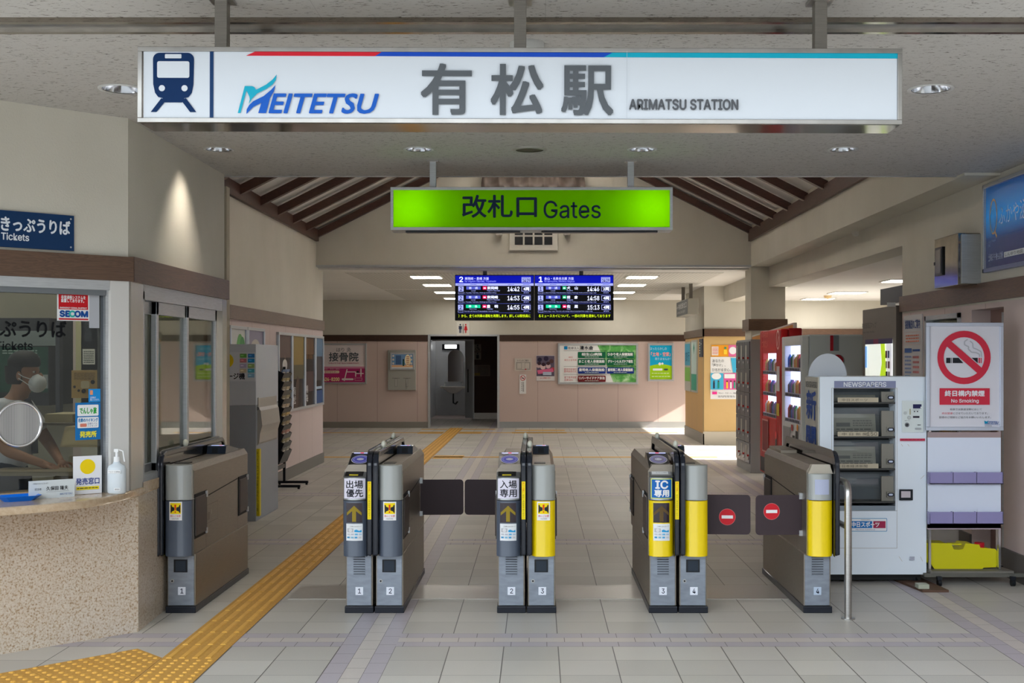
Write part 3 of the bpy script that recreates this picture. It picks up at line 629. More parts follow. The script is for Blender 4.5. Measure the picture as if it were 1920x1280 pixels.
ibox(84, 776, 136, 793, 8.0, .3, M(200,186,150,.6), 'paper_tray', 'beige box on the office shelf behind the clerk', 'box')
ibox(60, 793, 190, 797, 7.9, .5, M(120,110,96,.6), 'office_shelf', 'thin shelf running behind the clerk', 'shelf')
mb = MB(); Y=7.6; mb.prism([(wx(122,Y),wz(800,Y)),(wx(190,Y),wz(800,Y)),(wx(190,Y),wz(838,Y)),(wx(112,Y),wz(838,Y))], Y, Y+.25, M(200,180,140,.4), 'y'); a = front(mb,Y-.001); a.poly([(126,804),(180,804),(184,834),(116,834)], M(226,206,160,.25,.3)); tag(mb.build('ticket_machine'), 'beige office machine with a shiny sloping plate', 'office machine')
ibox(-30, 884, 200, 892, 7.3, .28, M(150,136,112,.6), 'office_desk', 'wooden desk top inside the ticket office', 'desk')
ibox(100, 893, 190, 935, 7.35, .22, M(110,98,80,.6), 'desk_drawers', 'brown drawer unit under the office desk', 'drawer unit')

# ---- clerk
def skin(name, pts, edges_, mat, sub=2, parent=None, root=0):
    me = bpy.data.meshes.new(name); o0 = ROOTLOC[parent.name] if parent else Vector((0,0,0))
    me.from_pydata([Vector(p[:3])-o0 for p in pts], edges_, []); me.materials.append(mat)
    o = bpy.data.objects.new(name, me); C.objects.link(o)
    m = o.modifiers.new('skin', 'SKIN'); m.use_smooth_shade = True
    sv = me.skin_vertices[0].data if me.skin_vertices else None
    if sv is None:
        bm_ = None
    for i, p in enumerate(pts):
        me.skin_vertices[0].data[i].radius = (p[3], p[4] if len(p) > 4 else p[3]); 
    me.skin_vertices[0].data[root].use_root = True
    o.modifiers.new('sub', 'SUBSURF').levels = sub; o.modifiers['sub'].render_levels = sub
    if parent: o.parent = parent
    ROOTLOC[o.name] = o0; return o
import bmesh
_oldskin = skin
def skin(name, pts, edges_, mat, sub=2, parent=None, root=0):
    bm = bmesh.new(); lay = bm.verts.layers.skin.verify(); o0 = ROOTLOC[parent.name] if parent else Vector((0,0,0))
    vv = []
    for i, p in enumerate(pts):
        v = bm.verts.new(Vector(p[:3])-o0); v[lay].radius = (p[3], p[4] if len(p) > 4 else p[3]); v[lay].use_root = (i == root); vv.append(v)
    for a_, b_ in edges_: bm.edges.new((vv[a_], vv[b_]))
    me = bpy.data.meshes.new(name); bm.to_mesh(me); bm.free(); me.materials.append(mat)
    o = bpy.data.objects.new(name, me); C.objects.link(o); m = o.modifiers.new('skin', 'SKIN'); m.use_smooth_shade = True
    s = o.modifiers.new('sub', 'SUBSURF'); s.levels = sub; s.render_levels = sub
    if parent: o.parent = parent
    ROOTLOC[o.name] = o0; return o
SKIN = M(176,130,104,.5, name='skin'); SHIRT = M(214,216,226,.7, name='white_shirt'); VEST = M(40,44,60,.7, name='dark_cloth')
hx, hy, hz = -3.34, 7.80, 1.49     # head centre
pr = thing('person', 'person in a white shirt and face mask standing behind the ticket office glass', 'person', (hx-.05, hy, 0))
# body (head, neck, arms, hands) as one continuous skin
def fingers(base, d, side):  # five short chains from a palm
    pts = []; 
    for k in range(4):
        o = base+side*(k-1.5)*.019
        L_ = (.07,.078,.074,.058)[k]
        pts.append([o, o+d*L_*.55+Vector((0,0,-.006)), o+d*L_*.95+Vector((0,0,-.03))])
    o = base+side*(-.045)-d*.045; pts.append([o, o+d*.03+side*(-.018), o+d*.058+side*(-.02)+Vector((0,0,-.012))])
    return pts
sh = Vector((hx-.10, hy, 1.27)); shR = sh+Vector((.02,-.19,0)); shL = sh+Vector((.0,.19,0))
elR = Vector((-3.36, 7.52, 1.02)); wrR = Vector((-3.13, 7.50, .945)); elL = Vector((-3.28, 8.02, 1.03)); wrL = Vector((-3.12, 7.80, .93))
bp = [(hx-.10,hy,.95,.09,.08),(hx-.10,hy,1.12,.09,.08),(hx-.09,hy,1.24,.11,.09),(hx-.06,hy,1.34,.055),(hx-.02,hy,1.42,.062,.07),(hx+.0,hy,1.50,.085,.10),(hx-.01,hy,1.57,.082,.095),
      (*shR,.06),(*elR,.042),(*wrR,.028),(*shL,.06),(*elL,.042),(*wrL,.028),(hx-.12,hy,.55,.08,.08)]
be = [(0,1),(1,2),(2,3),(3,4),(4,5),(5,6),(2,7),(7,8),(8,9),(2,10),(10,11),(11,12),(0,13)]
for (wr, el) in ((9, 8), (12, 11)):
    W = Vector(bp[wr][:3]); E_ = Vector(bp[el][:3]); dd = (W-E_).normalized(); side = dd.cross(Vector((0,0,1))).normalized()
    palm = W+dd*.06; bp.append((*palm, .03, .018)); pi = len(bp)-1; be.append((wr, pi))
    for ch in fingers(palm+dd*.02, dd, side):
        prev = pi
        for q in ch: bp.append((*q, .0095)); be.append((prev, len(bp)-1)); prev = len(bp)-1
body = skin('body', bp, be, SKIN, 2, pr)
mb = MB(); # facial features
fx = hx+.085
for s in (-1, 1):
    mb.ball((fx-.014, hy+s*.034-.01, hz+.02), .009, .012, .006, M(220,216,210,.4)); mb.ball((fx-.008, hy+s*.034-.01, hz+.02), .005, .006, .0055, INK)
    mb.ball((hx-.01, hy+s*.088, hz-.005), .016, .008, .03, SKIN)
mb.ball((fx+.012, hy-.005, hz-.01), .016, .012, .024, SKIN)
mb.build('face', pr)
mb = MB(); # hair cap
mb.lathe((hx-.012, hy, hz), [(.090,.052),(.102,.07),(.1,.10),(.08,.135),(.045,.156),(.0,.162)], M(30,26,26,.6), 24)
mb.lathe((hx-.045, hy, hz), [(.07,-.06),(.082,-.04),(.086,.0),(.088,.06)], M(30,26,26,.6), 24); mb.build('hair', pr)
mb = MB(); mb.ball((hx+.075, hy-.002, hz-.055), .055, .072, .062, M(232,234,240,.7)); 
mb.tube([(hx+.07,hy-.07,hz-.03),(hx+.02,hy-.092,hz-.01),(hx-.01,hy-.094,hz+.01)], .003, WHITE, 6).tube([(hx+.07,hy-.07,hz-.08),(hx+.02,hy-.09,hz-.04),(hx-.01,hy-.094,hz-.02)], .003, WHITE, 6); mb.build('face_mask', pr)
sp_ = [(hx-.10,hy,.84,.15,.13),(hx-.10,hy,1.08,.155,.13),(hx-.09,hy,1.25,.155,.13),(hx-.07,hy,1.325,.08,.08),(*shR,.078),(*(shR.lerp(elR,.75)),.07),(*shL,.078),(*(shL.lerp(elL,.75)),.07)]
skin('shirt', sp_, [(0,1),(1,2),(2,3),(2,4),(4,5),(2,6),(6,7)], SHIRT, 2, pr)
skin('trousers', [(hx-.10,hy,.99,.175,.15),(hx-.11,hy,.7,.18,.15),(hx-.11,hy-.09,.4,.09),(hx-.11,hy-.09,.05,.07),(hx-.11,hy+.09,.4,.09),(hx-.11,hy+.09,.05,.07)], [(0,1),(1,2),(2,3),(1,4),(4,5)], VEST, 2, pr)
mb = MB(); 
mb.tube([(hx+.035,hy-.07,1.335),(hx+.06,hy-.05,1.27),(hx+.065,hy-.03,1.1),(hx+.07,hy-.03,.98)], .022, VEST, 8); mb.build('neck_strap', pr)

# ================================================================== OVERHEAD SIGNS
YSG = 4.5
sg = thing('station_sign', 'long white station name sign hanging nearest the camera', 'sign', (wx(974,YSG), YSG+.1, wz(160,YSG)))
def fr_box(mb, px0, py0, px1, py1, Y, dep, t, mat, backmat=None):
    x0, x1, z1, z0 = wx(px0,Y), wx(px1,Y), wz(py0,Y), wz(py1,Y)
    mb.box(x0+.001, x1-.001, Y+.012, Y+dep, z0+.001, z1-.001, backmat or mat)
    for (a, b, c_, d_) in ((x0,x1,z1-t,z1),(x0,x1,z0,z0+t),(x0,x0+t,z0+t,z1-t),(x1-t,x1,z0+t,z1-t)): mb.box(a, b, Y, Y+.02, c_, d_, mat)
SIGNROT = -.16
# built level, then turned very slightly about its middle like the hung sign
mb = MB(); fr_box(mb, 257.5, 89, 1692, 231, YSG, .19, .0175, metal('sign_frame_steel',(150,146,140),.28,1,(1,1,1)), MIRROR); mb.build('frame', sg, .0015)
mb = MB(); Yf = YSG+.006; mb.box(wx(268,YSG), wx(1683,YSG), Yf, Yf+.01, wz(222,YSG), wz(97,YSG), M(206,211,217,.4))
a = front(mb, Yf-.0005, .0003)
a.poly([(461,106),(484,95.5),(720,95.5),(703,106)], M(206,24,44)); a.poly([(703,106),(720,95.5),(1152,96.3),(1132,107)], M(10,70,182)); a.poly([(1132,107),(1152,96.3),(1683,98),(1683,108)], M(0,164,190))
a.rect(393.5, 94.5, 400.5, 222, M(0,50,96))
tn = M(0,40,84,.8); W_ = M(206,211,217,.4)
body_ = arcpts(299,113,12,180,270,6)+arcpts(352,113,12,270,360,6)+[(363,160),(360,176),(354,184),(346,186),(306,186),(297,184),(291,176),(287.5,160)]
a.poly(body_, tn); a.poly([(303,180),(349,180),(342,194),(308,194)], tn)
a.poly([(303,186),(312,190),(294,212),(283,212)], tn); a.poly([(340,190),(349,186),(368.5,212),(357,212)], tn)
a.rrect(309.5,103.5,340.5,111.5,1.5,W_); a.rrect(295,117,355.5,148,3.5,W_); a.disc(304,167.5,5.8,W_); a.disc(346.5,167.5,5.8,W_)
k = 460/1920; q = lambda L_: [(260+x*k, 80+y*k) for x, y in L_]
TL = M(0,160,186); BLU = M(0,84,180)
a.poly(q([(832,347),(890,347),(908,356),(920,376),(1000,335),(1050,295),(1083,255),(1075,300),(1050,335),(1000,370),(930,405),(890,445),(864,488),(872,450),(868,430),(848,385),(842,395),(800,558),(778,558)]), TL)
a.poly(q([(1073,337),(1060,390),(1030,440),(1000,558),(938,558),(962,478),(900,510),(870,540),(846,566),(848,530),(868,495),(900,465),(980,425),(1040,375)]), BLU)
a.text('EITETSU', 505, 213.5, 700, 177.5, BLU, bold=1.0, shear=.28, plain=True, square=True)
KJ = M(84,88,92,.5)
for ch, x0, x1, yt, yb in (('有',790,884,121,215.5),('松',921,1018,121.5,215.5),('駅',1053,1149,124,216)): a.text(ch, x0+1, yb-1, x1-1, yt+1, KJ, bold=1.9, square=True)
a.text('ARIMATSU STATION', 1180, 205.5, 1383, 186.5, M(84,86,90), bold=1.0)
a.rect(1174.8, 96.5, 1175.4, 222, M(180,186,192))
mb.build('sign_face', sg)
for px in (416, 975, 1537):
    x = wx(px, 4.6); MB().box(x-.0235, x+.0235, 4.58, 4.63, wz(89,4.6)-.01, ZC, metal('hanger_steel',(140,134,126),.45,.6)).build('hanger', sg, .002)
    MB().box(x-.045, x+.045, 4.56, 4.65, ZC-.012, ZC, STEEL).build('mounting_plate', sg)
sg.rotation_euler[1] = R(.16)
# green gates sign: lit from inside by two lamps
YGS = 8.29
gs = thing('gates_sign', 'illuminated green gates sign hanging behind the station sign', 'sign', (wx(997,YGS), YGS+.1, wz(390,YGS)))
x0, x1, z1, z0 = wx(732,YGS), wx(1261.5,YGS), wz(350.5,YGS), wz(431,YGS); t = .02; dep = .2
BX = M(235,235,235,.6)
mb = MB(); mb.box(x0,x1,YGS,YGS+dep,z1-t,z1,ALU).box(x0,x1,YGS,YGS+dep,z0,z0+t,ALU).box(x0,x0+t,YGS,YGS+dep,z0+t,z1-t,ALU).box(x1-t,x1,YGS,YGS+dep,z0+t,z1-t,ALU).box(x0+t,x1-t,YGS+dep-.01,YGS+dep,z0+t,z1-t,BX)
mb.box(x0+.1, wx(975,YGS), YGS+.05, YGS+.12, z0-.012, z0, DARK).box(wx(1015,YGS), x1-.1, YGS+.05, YGS+.12, z0-.012, z0, DARK); mb.build('frame', gs, .002)
mb = MB(); mb.box(x0+t, x1-t, YGS+.008, YGS+.011, z0+t, z1-t, translucent('green_acrylic', (168,222,4))); mb.build('lit_panel', gs)
mb = MB(); a = front(mb, YGS+.007, .0003); NV = M(0,26,60,.5)
a.text('改札口', 867, 407.5, 1006, 366, NV, bold=.9); a.text('Gates', 1019.5, 409, 1126, 376.5, NV, bold=.35); mb.build('lettering', gs)
for px in (812, 1182.5):
    x = wx(px, YGS+.08); MB().box(x-.022, x+.022, YGS+.06, YGS+.10, z1-.01, ZC, ALU).build('hanger', gs, .002)
    MB().box(x-.04, x+.04, YGS+.04, YGS+.12, ZC-.01, ZC, STEEL).build('mounting_plate', gs)
for px in (770, 1225):
    l = bpy.data.lights.new('sign_lamp', 'AREA'); l.shape = 'RECTANGLE'; l.size = .22; l.size_y = .14; l.energy = .85; l.color = (1,1,.7)
    lo = bpy.data.objects.new('sign_lamp', l); C.objects.link(lo); lo.location = (wx(px,YGS), YGS+.17, (z0+z1)/2); lo.rotation_euler = (R(90),0,0)
l = bpy.data.lights.new('sign_lamp', 'AREA'); l.shape = 'RECTANGLE'; l.size = 1.5; l.size_y = .12; l.energy = .4; l.color = (.2,1,.6); lo = bpy.data.objects.new('sign_lamp', l); C.objects.link(lo); lo.location = ((x0+x1)/2, YGS+.18, (z0+z1)/2); lo.rotation_euler = (R(90),0,0)
# ---- downlights, speaker, detector
nm = ['far left of the front ceiling, beside the station sign', 'right of the station sign in the front ceiling', 'close to the ticket office wall', 'left of the round speaker', 'right of the round speaker', 'at the right of the rear row']
for i, (x, y, r) in enumerate(lights):
    d = thing('downlight', 'round recessed chrome downlight, '+nm[i], 'downlight', (x, y, ZC), 'recessed downlights in the front ceiling')
    MB().lathe((x,y,ZC), [(r*.84,-.004),(r,-.006),(r*1.02,0.0),(r*.86,.002)], M(206,206,204,.4), 32).build('trim_ring', d)
    MB().lathe((x,y,ZC), [(r*.85,0),(r*.78,.05),(r*.62,.10),(r*.40,.12)], CHROME, 32).build('reflector', d)
    MB().lathe((x,y,ZC), [(r*.40,.12),(r*.3,.112),(0,.11)], M(255,240,215,emit=.6 if i != 2 else 6), 20).build('bulb', d)
    if i >= 2:
        s = bpy.data.lights.new('downlight_beam', 'SPOT'); s.energy = 20 if i == 2 else 7; s.spot_size = R(88 if i == 2 else 80); s.spot_blend = 1; s.shadow_soft_size = .05; s.color = (1,.92,.8)
        o = bpy.data.objects.new('downlight_beam', s); C.objects.link(o); o.location = (x, y, ZC+.05 if i != 2 else ZC-.01); o.rotation_euler = (0, R(14) if i == 2 else 0, 0)
y = 7.9; x = wx(993,y); mb = MB(); mb.lathe((x,y,ZC), [(.0,-.006),(.093,-.006),(.093,-.002)], M(96,90,78,.7), 32).lathe((x,y,ZC), [(.093,-.002),(.096,-.012),(.115,-.008),(.116,0)], M(160,158,150,.4), 32)
tag(mb.build('ceiling_speaker'), 'round dark ceiling speaker in the middle of the front ceiling', 'speaker')
y = 5.24; x = wx(988,y); mb = MB(); mb.lathe((x,y,ZC), [(0,-.045),(.06,-.045),(.073,-.03),(.076,0)], M(196,196,192,.5), 28); tag(mb.build('smoke_detector'), 'white round smoke detector behind the station sign', 'smoke detector')
# ---- gable wall decoration
Y = YG-.01
gw = thing('lattice_window', 'small lattice window on the gable wall behind the green sign', 'window', (wx(1000,Y), Y, wz(470,Y)))
mb = MB(); X0,X1,Z0,Z1 = wx(955,Y), wx(1046,Y), wz(470,Y), wz(395,Y); mb.box(X0,X1,Y-.04,Y,Z0,Z1,M(214,210,200,.6)); mb.build('frame', gw, .01)
mb = MB()
for i in range(4):
    for j in range(4): mb.box(X0+.082+i*.146, X0+.082+.12+i*.146, Y-.046, Y-.041, Z0+.085+j*.146, Z0+.085+.12+j*.146, BLACK)
mb.build('panes', gw)
ta = thing('tiled_hood', 'small hood of dark brown roof tiles on the gable wall', 'roof', (wx(1000,Y), Y, wz(349,Y)))
xa, xb = wx(905,Y), wx(1095,Y); nT = 7; pitch_ = (xb-xa)/nT; TM = M(66,56,50,.45)
mb = MB(); pts = []
prof_ = [(0,.02),(.12,.075),(.28,.085),(.42,.04),(.6,-.005),(.8,-.02),(1,.02)]
for i in range(nT):
    for u, h in prof_[:-1]: pts.append((xa+(i+u)*pitch_, h))
pts.append((xb, .02))
zb = wz(344, Y); vs_ = []
for (x, h) in pts: vs_ += [(x, Y-.45, zb+h-.08), (x, Y, zb+h+.12), (x, Y-.45, zb-.2), (x, Y, zb-.1)]
n = len(pts); fs = []
for i in range(n-1):
    b = i*4; fs += [(b,b+4,b+5,b+1),(b+2,b+3,b+7,b+6),(b,b+2,b+6,b+4)]
mb.add(vs_, fs, TM, True); mb.build('roof_tiles', ta)
MB().box(xa,xb,Y-.4,Y,zb-.16,zb-.1,M(60,40,30,.6)).build('eave_board', ta)
for px in (936, 1063):
    mb = MB(); x = wx(px,Y); mb.box(x-.05, x+.05, Y-.16, Y, wz(443,Y), wz(434,Y)+.1, M(210,206,196,.6)); o = tag(mb.build('beam_end', bevel=.02), 'small white beam end '+('left' if px < 1000 else 'right')+' of the lattice window', 'bracket')

# ================================================================== DEPARTURE DISPLAYS
YD = 18.2
def seg(*a_): return a_
BLK = M(6,6,12,.25); HB = M(0,10,150,emit=.9); LV = M(160,168,236,emit=.8); WT = M(225,230,255,emit=.95); PU = M(80,90,190,emit=.7); TG = M(0,170,130,emit=.9); YG_ = M(205,235,20,emit=1.1); RD = M(230,20,90,emit=.9); GR = M(20,160,110,emit=.9)
def display(px0, num, title, sub, rows, tick, label):
    d = thing('departure_display', label, 'display', (wx(px0+74,YD), YD, wz(600,YD)))
    px1 = px0+148.5; mb = MB(); mb.box(wx(px0,YD), wx(px1,YD), YD, YD+.12, wz(600.5,YD), wz(515,YD), BLK); mb.build('housing', d, .004)
    mb = MB(); a = front(mb, YD-.002, .002); W = px1-px0
    a.rect(px0+1, 516.5, px1-1, 531, HB); a.rect(px0+1, 531, px1-1, 535.5, LV)
    a.text(num, px0+8.5, 528.5, px0+15, 519, WT, bold=.35); a.text(title, px0+18.5, 524.8, px0+18.5+len(title)*5.0, 519.5, WT); a.text(sub, px0+18.5, 529.6, px0+18.5+len(sub)*1.95, 525.6, LV)
    a.rect(px0+125, 519.5, px0+142, 529.5, LV); a.text('14:29', px0+127, 528.8, px0+140.5, 522.6, M(20,20,120), bold=.2); a.bars(px0+126, 520, px0+140, 522, 1, M(80,80,160))
    for u in (5, 29, 52, 99, 128): a.bars(px0+u, 532.4, px0+u+12, 534.4, 1, M(70,80,170))
    y0 = 537
    for i, (kind, dest, en, tm, cars, ic, note) in enumerate(rows):
        y = y0+i*17.4
        a.rect(px0+6.8, y, px0+16.5, y+9.3, LV); a.text(num, px0+9.7, y+8, px0+13.6, y+1.4, M(10,10,60), bold=.25)
        a.rect(px0+21.5, y, px0+48.5, y+6, PU if kind == 'l' else TG); a.text('普　通' if kind == 'l' else '準　急', px0+26.5, y+5.2, px0+43, y+.8, WT)
        a.text('Local' if kind == 'l' else 'Semi Exp.', px0+31 if kind == 'l' else px0+28, y+9.3, px0+39 if kind == 'l' else px0+42, y+6.9, LV)
        a.rect(px0+52.5, y, px0+59.5, y+6, ic); a.rect(px0+54, y+2.2, px0+58, y+4.4, WT)
        a.text(dest, px0+60.5, y+5.9, px0+81, y+.3, WT, bold=.12); a.text(en, px0+60.5, y+9.6, px0+60.5+len(en)*1.6, y+6.8, LV)
        a.text(tm, px0+99, y+9, px0+121, y+1, WT, bold=.1)
        a.frame(px0+125, y+.3, px0+142, y+9.3, .7, LV); a.text(cars+'両', px0+128.5, y+7.8, px0+139.5, y+2, WT, bold=.2); a.text(cars+'Cars', px0+129, y+13, px0+138.5, y+10.6, LV)
        a.frame(px0+6.8, y+11, px0+16.5, y+14, .35, LV); a.text(note, px0+18, y+13.6, px0+18+len(note)*1.25, y+11.2, LV)
        a.rect(px0+7, y+15, px0+142, y+15.4, PU)
    a.text(tick, px0+8, 595.5, px1-7, 589.8, YG_)
    mb.build('screen', d)
    x = wx(px0+(56 if px0 < 1000 else 88), YD); MB().box(x-.03, x+.03, YD+.03, YD+.09, wz(516,YD), 2.925, M(110,110,108,.5)).build('hanger', d)
display(853, '2', '東岡崎・豊橋 方面', 'for Higashi Okazaki, Toyohashi', [('l','東岡崎','Higashi Okazaki','14:42','4',RD,'a, Toyoake, Fujimatsu, Hitotsugi and then Chiryu'),('l','東岡崎','Higashi Okazaki','14:53','4',RD,'a, Toyoake, Fujimatsu, Hitotsugi and then Chiryu'),('s','豊　明','Toyoake','14:55','4',RD,'This train will stop at Chukyokeibajo-mae and Zengo.')], '）から、全ての列車の運転を再開します。詳しくは駅係員に', 'left departure display for platform 2')
display(1002, '1', '金山・名鉄名古屋 方面', 'for Kanayama, Meitetsu Nagoya', [('l','犬　山','Inuyama','14:46','2',GR,'o, Moto Hoshizaki, Moto Kasadera, Sakura, Yobitsugi, Horita and then Jingu-mae'),('l','岩　倉','Iwakura','14:58','4',GR,'o, Moto Hoshizaki, Moto Kasadera, Sakura, Yobitsugi, Horita and then Jingu-mae'),('s','佐　屋','Saya','15:13','4',RD,'then Jingu-mae. This train will change into a Local train from Jingu-mae')], 'るミュースカイについて、一部の列車を運休しております', 'right departure display for platform 1')
# ---- rear ceiling lamps
EM = M(252,249,243,emit=12)
def ceil_lamp(x, y, z, wd, dp, label, group):
    d = thing('ceiling_lamp', label, 'ceiling lamp', (x, y, z), group)
    MB().box(x-wd/2-.03, x+wd/2+.03, y-dp/2-.03, y+dp/2+.03, z-.012, z, M(220,218,210,.5)).build('frame', d)
    MB().box(x-wd/2, x+wd/2, y-dp/2, y+dp/2, z-.016, z-.0125, EM).build('diffuser', d); return d
l0 = ceil_lamp(-1.815, 19.5, 2.925, .47, .5, 'square recessed lamp in the left row of the rear ceiling, nearest', 'lamps in the rear ceiling')
ords = ['nearest', 'second from the front', 'third from the front', 'farthest']
for i, yy in enumerate((19.5, 21.6, 24.0, 26.4)):
    for j, xx in enumerate((-1.815, 1.70)):
        if i == 0 and j == 0: continue
        dup(l0, (xx+1.815, yy-19.5, 0), 'square recessed lamp in the %s row of the rear ceiling, %s' % (('left','right')[j], ords[i]))
for i, yy in enumerate((16.3, 19.3, 21.3)): dup(l0, (5.0+1.815, yy-19.5, 2.66-2.925), 'recessed lamp in the white ceiling right of the column, %s' % ('nearest','middle','farthest')[i])['group'] = 'lamps in the right-hand ceiling'
mb = MB(); mb.lathe((wx(1552,20.3),20.3,2.66), [(0,-.06),(.05,-.05),(.07,-.0)], M(220,190,140,.5), 20); tag(mb.build('ceiling_sensor'), 'small beige round sensor on the right-hand ceiling', 'detector')
mb = MB(); mb.lathe((wx(1612,12.9),12.9,2.96), [(0,-.05),(.07,-.04),(.09,0)], M(206,204,196,.5), 20); tag(mb.build('beam_detector'), 'white round detector under the right-hand beam', 'detector')
# ---- unseen lamps added to brighten the hall, its gable and the toilet
for i, yy in enumerate((12.6, 16.2)):
    d = thing('added_hall_lamp', 'added unseen lamp under the ridge of the hall roof, %s one' % ('near','far')[i], 'ceiling lamp', (0, yy, 4.35), 'added lamps under the hall roof')
    MB().box(-.7,.7,yy-.12,yy+.12,4.35,4.42,M(214,212,206,.5)).build('housing', d); MB().box(-.68,.68,yy-.1,yy+.1,4.335,4.349,M(253,249,242,emit=4)).build('diffuser', d); MB().box(-.68,.68,yy-.1,yy+.1,4.421,4.43,M(253,249,242,emit=85)).build('added_uplight', d)
    MB().box(-.5,-.47,yy-.01,yy+.01,4.42,4.85,ALU).box(.47,.5,yy-.01,yy+.01,4.42,4.85,ALU).build('hanger', d)
tag(MB().box(-2.6,-2.2,32.2,32.6,2.86,2.92,M(255,250,245,emit=6)).build('added_toilet_lamp'), 'added unseen lamp on the toilet ceiling', 'ceiling lamp')
# ---- hanging exit sign by the ochre column
hs = thing('hanging_sign', 'small grey box sign hanging near the ochre column', 'sign', (2.73, 21.8, 2.37))
MB().box(2.64, 2.83, 21.0, 22.7, 2.37, 2.65, M(150,146,136,.5)).build('housing', hs, .004)
mb = MB(); a = plane(mb, (2.639, 22.7, 2.37), (0,-1,0), (-1,0,0), .001); a.rect(0.02,.01,1.68,.27,M(70,70,68)); a.text('←有松駅北口', .1,.13,1.55,.23,M(190,188,180)); a.text('Arimatsu Sta. North', .15,.05,1.3,.1,M(170,168,160)); mb.build('sign_face', hs)
for yy in (21.3, 22.4): MB().box(2.70,2.76,yy-.03,yy+.03,2.65,2.93,M(110,104,96,.5)).build('hanger', hs)
# ================================================================== BACK WALL POSTERS
def wall_frame(name, px0, py0, px1, py1, Y, label, cat, fn, t=.035, dep=.05, fm=ALU, bgm=WHITE):
    th = thing(name, label, cat, (wx((px0+px1)/2,Y), Y-dep/2, wz(py1,Y)))
    x0,x1,z1,z0 = wx(px0,Y),wx(px1,Y),wz(py0,Y),wz(py1,Y); mb = MB()
    for (a_,b_,c_,d_) in ((x0,x1,z1-t,z1),(x0,x1,z0,z0+t),(x0,x0+t,z0+t,z1-t),(x1-t,x1,z0+t,z1-t)): mb.box(a_,b_,Y-dep,Y,c_,d_,fm)
    mb.build('frame', th, .004)
    mb = MB(); mb.box(x0+t*.5,x1-t*.5,Y-dep*.5,Y-.003,z0+t*.5,z1-t*.5,bgm); fn(front(mb, Y-dep*.5-.001, .001)); mb.build('poster', th); return th
PK_ = M(178,42,104); PL = M(226,206,206)
def f_clinic(a):
    a.rect(592, 690, 685, 717.5, PK_); a.rect(592, 687, 685, 690.5, M(206,130,160))
    a.text('はり 灸', 631, 659.5, 658, 651.5, GREYTXT); a.text('接骨院', 617, 677, 672, 660.5, GREYTXT, bold=.35); a.text('Sakura hari kyu sekkotsuin', 616, 682.5, 673, 679, PK_)
    a.rrect(600, 694.5, 636.5, 699.5, 2.3, M(240,220,190)); a.text('各種保険取扱い', 604, 698.8, 634, 695.2, PK_); a.text('052-624-8200', 590, 714, 636.5, 707.5, M(250,226,170), bold=.3)
    a.text('交通事故・労災・鍼灸', 600, 692.5, 637, 690.8, PL)
    a.line([(651,692),(645.5,714)],2,PL); a.rrect(641,709,663,712.5,1.5,PL); a.line([(651,697),(667,697),(667,706)],1.8,PL); a.line([(667,700),(682,700)],1.6,PL); a.line([(677,691),(677,706)],2,PL); a.rect(669,695,673,698.5,INK); a.frame(665.5,708,679,713,.4,PL)
    a.disc(594, 660, 3.4, M(200,60,110)); 
wall_frame('clinic_poster', 578, 643.5, 688, 719.5, YB, 'pink and white clinic poster at the left of the rear wall', 'poster', f_clinic, t=.04, bgm=M(226,214,214))
bx = thing('payphone_box', 'grey wall cabinet with a small framed cartoon poster', 'wall cabinet', (wx(754,YB), YB-.05, wz(731,YB)))
MB().box(wx(728,YB), wx(780,YB), YB-.08, YB, wz(731,YB), wz(656,YB), M(158,156,148,.5)).build('body', bx, .006)
mb = MB(); fr_box(mb, 731.5, 661, 777, 693, YB-.11, .03, .03, ALU); mb.build('poster_frame', bx, .003)
mb = MB(); a = front(mb, YB-.112+.012, .001); a.rect(734.5,664,774,690,M(112,150,190)); a.rect(734.5,684,774,688,M(226,176,130)); a.rect(734.5,688,774,690,M(220,218,216)); a.rect(742,666,752,683,M(70,100,140)); a.disc(764.5,675,5.6,M(238,226,186),rv=10.5); a.bars(762,667,767,684,5,M(170,80,60)); a.rect(755,676,758,686,M(40,80,70)); a.disc(756.6,674.6,1.6,INK)
for (u,v) in ((737.5,667),(737.5,674),(737.5,681),(771,667),(771,674),(771,681)): a.disc(u,v,1.9,M(214,206,190))
mb.build('cartoon_poster', bx)
mb = MB(); a = front(mb, YB-.081, .001)
for u in (735.5, 756): a.rect(u, 708.4, u+14, 709.2, M(110,108,104)); a.frame(u+5, 709.2, u+9, 725, .5, M(120,118,114)); a.rect(u+6.6,710,u+7.4,724,M(190,188,182))
mb.build('grooves', bx)
# restroom sign
mb = MB(); Y = YB-.03; mb.box(wx(856.5,Y), wx(880.3,Y), Y-.01, YB, wz(628.5,Y), wz(603.5,Y), M(214,210,200,.5)); a = front(mb, Y-.011, .001)
def man(a, cx, top, m_, skirt=False):
    a.disc(cx, top+1.6, 1.5, m_); 
    if not skirt: a.rect(cx-3, top+4, cx+3, top+10, m_); a.rect(cx-1.9, top+10, cx-.2, top+17, m_); a.rect(cx+.2, top+10, cx+1.9, top+17, m_)
    else: a.poly([(cx-1.8,top+4),(cx+1.8,top+4),(cx+3.4,top+12),(cx-3.4,top+12)], m_); a.rect(cx-1.4, top+12, cx-.2, top+17, m_); a.rect(cx+.2, top+12, cx+1.4, top+17, m_)
man(a, 863, 607, M(20,36,70)); man(a, 873.3, 607, M(200,24,30), True); a.rect(867.8, 607, 868.8, 625, INK)
tag(mb.build('restroom_sign'), 'square restroom pictogram sign above the toilet doorway', 'sign')
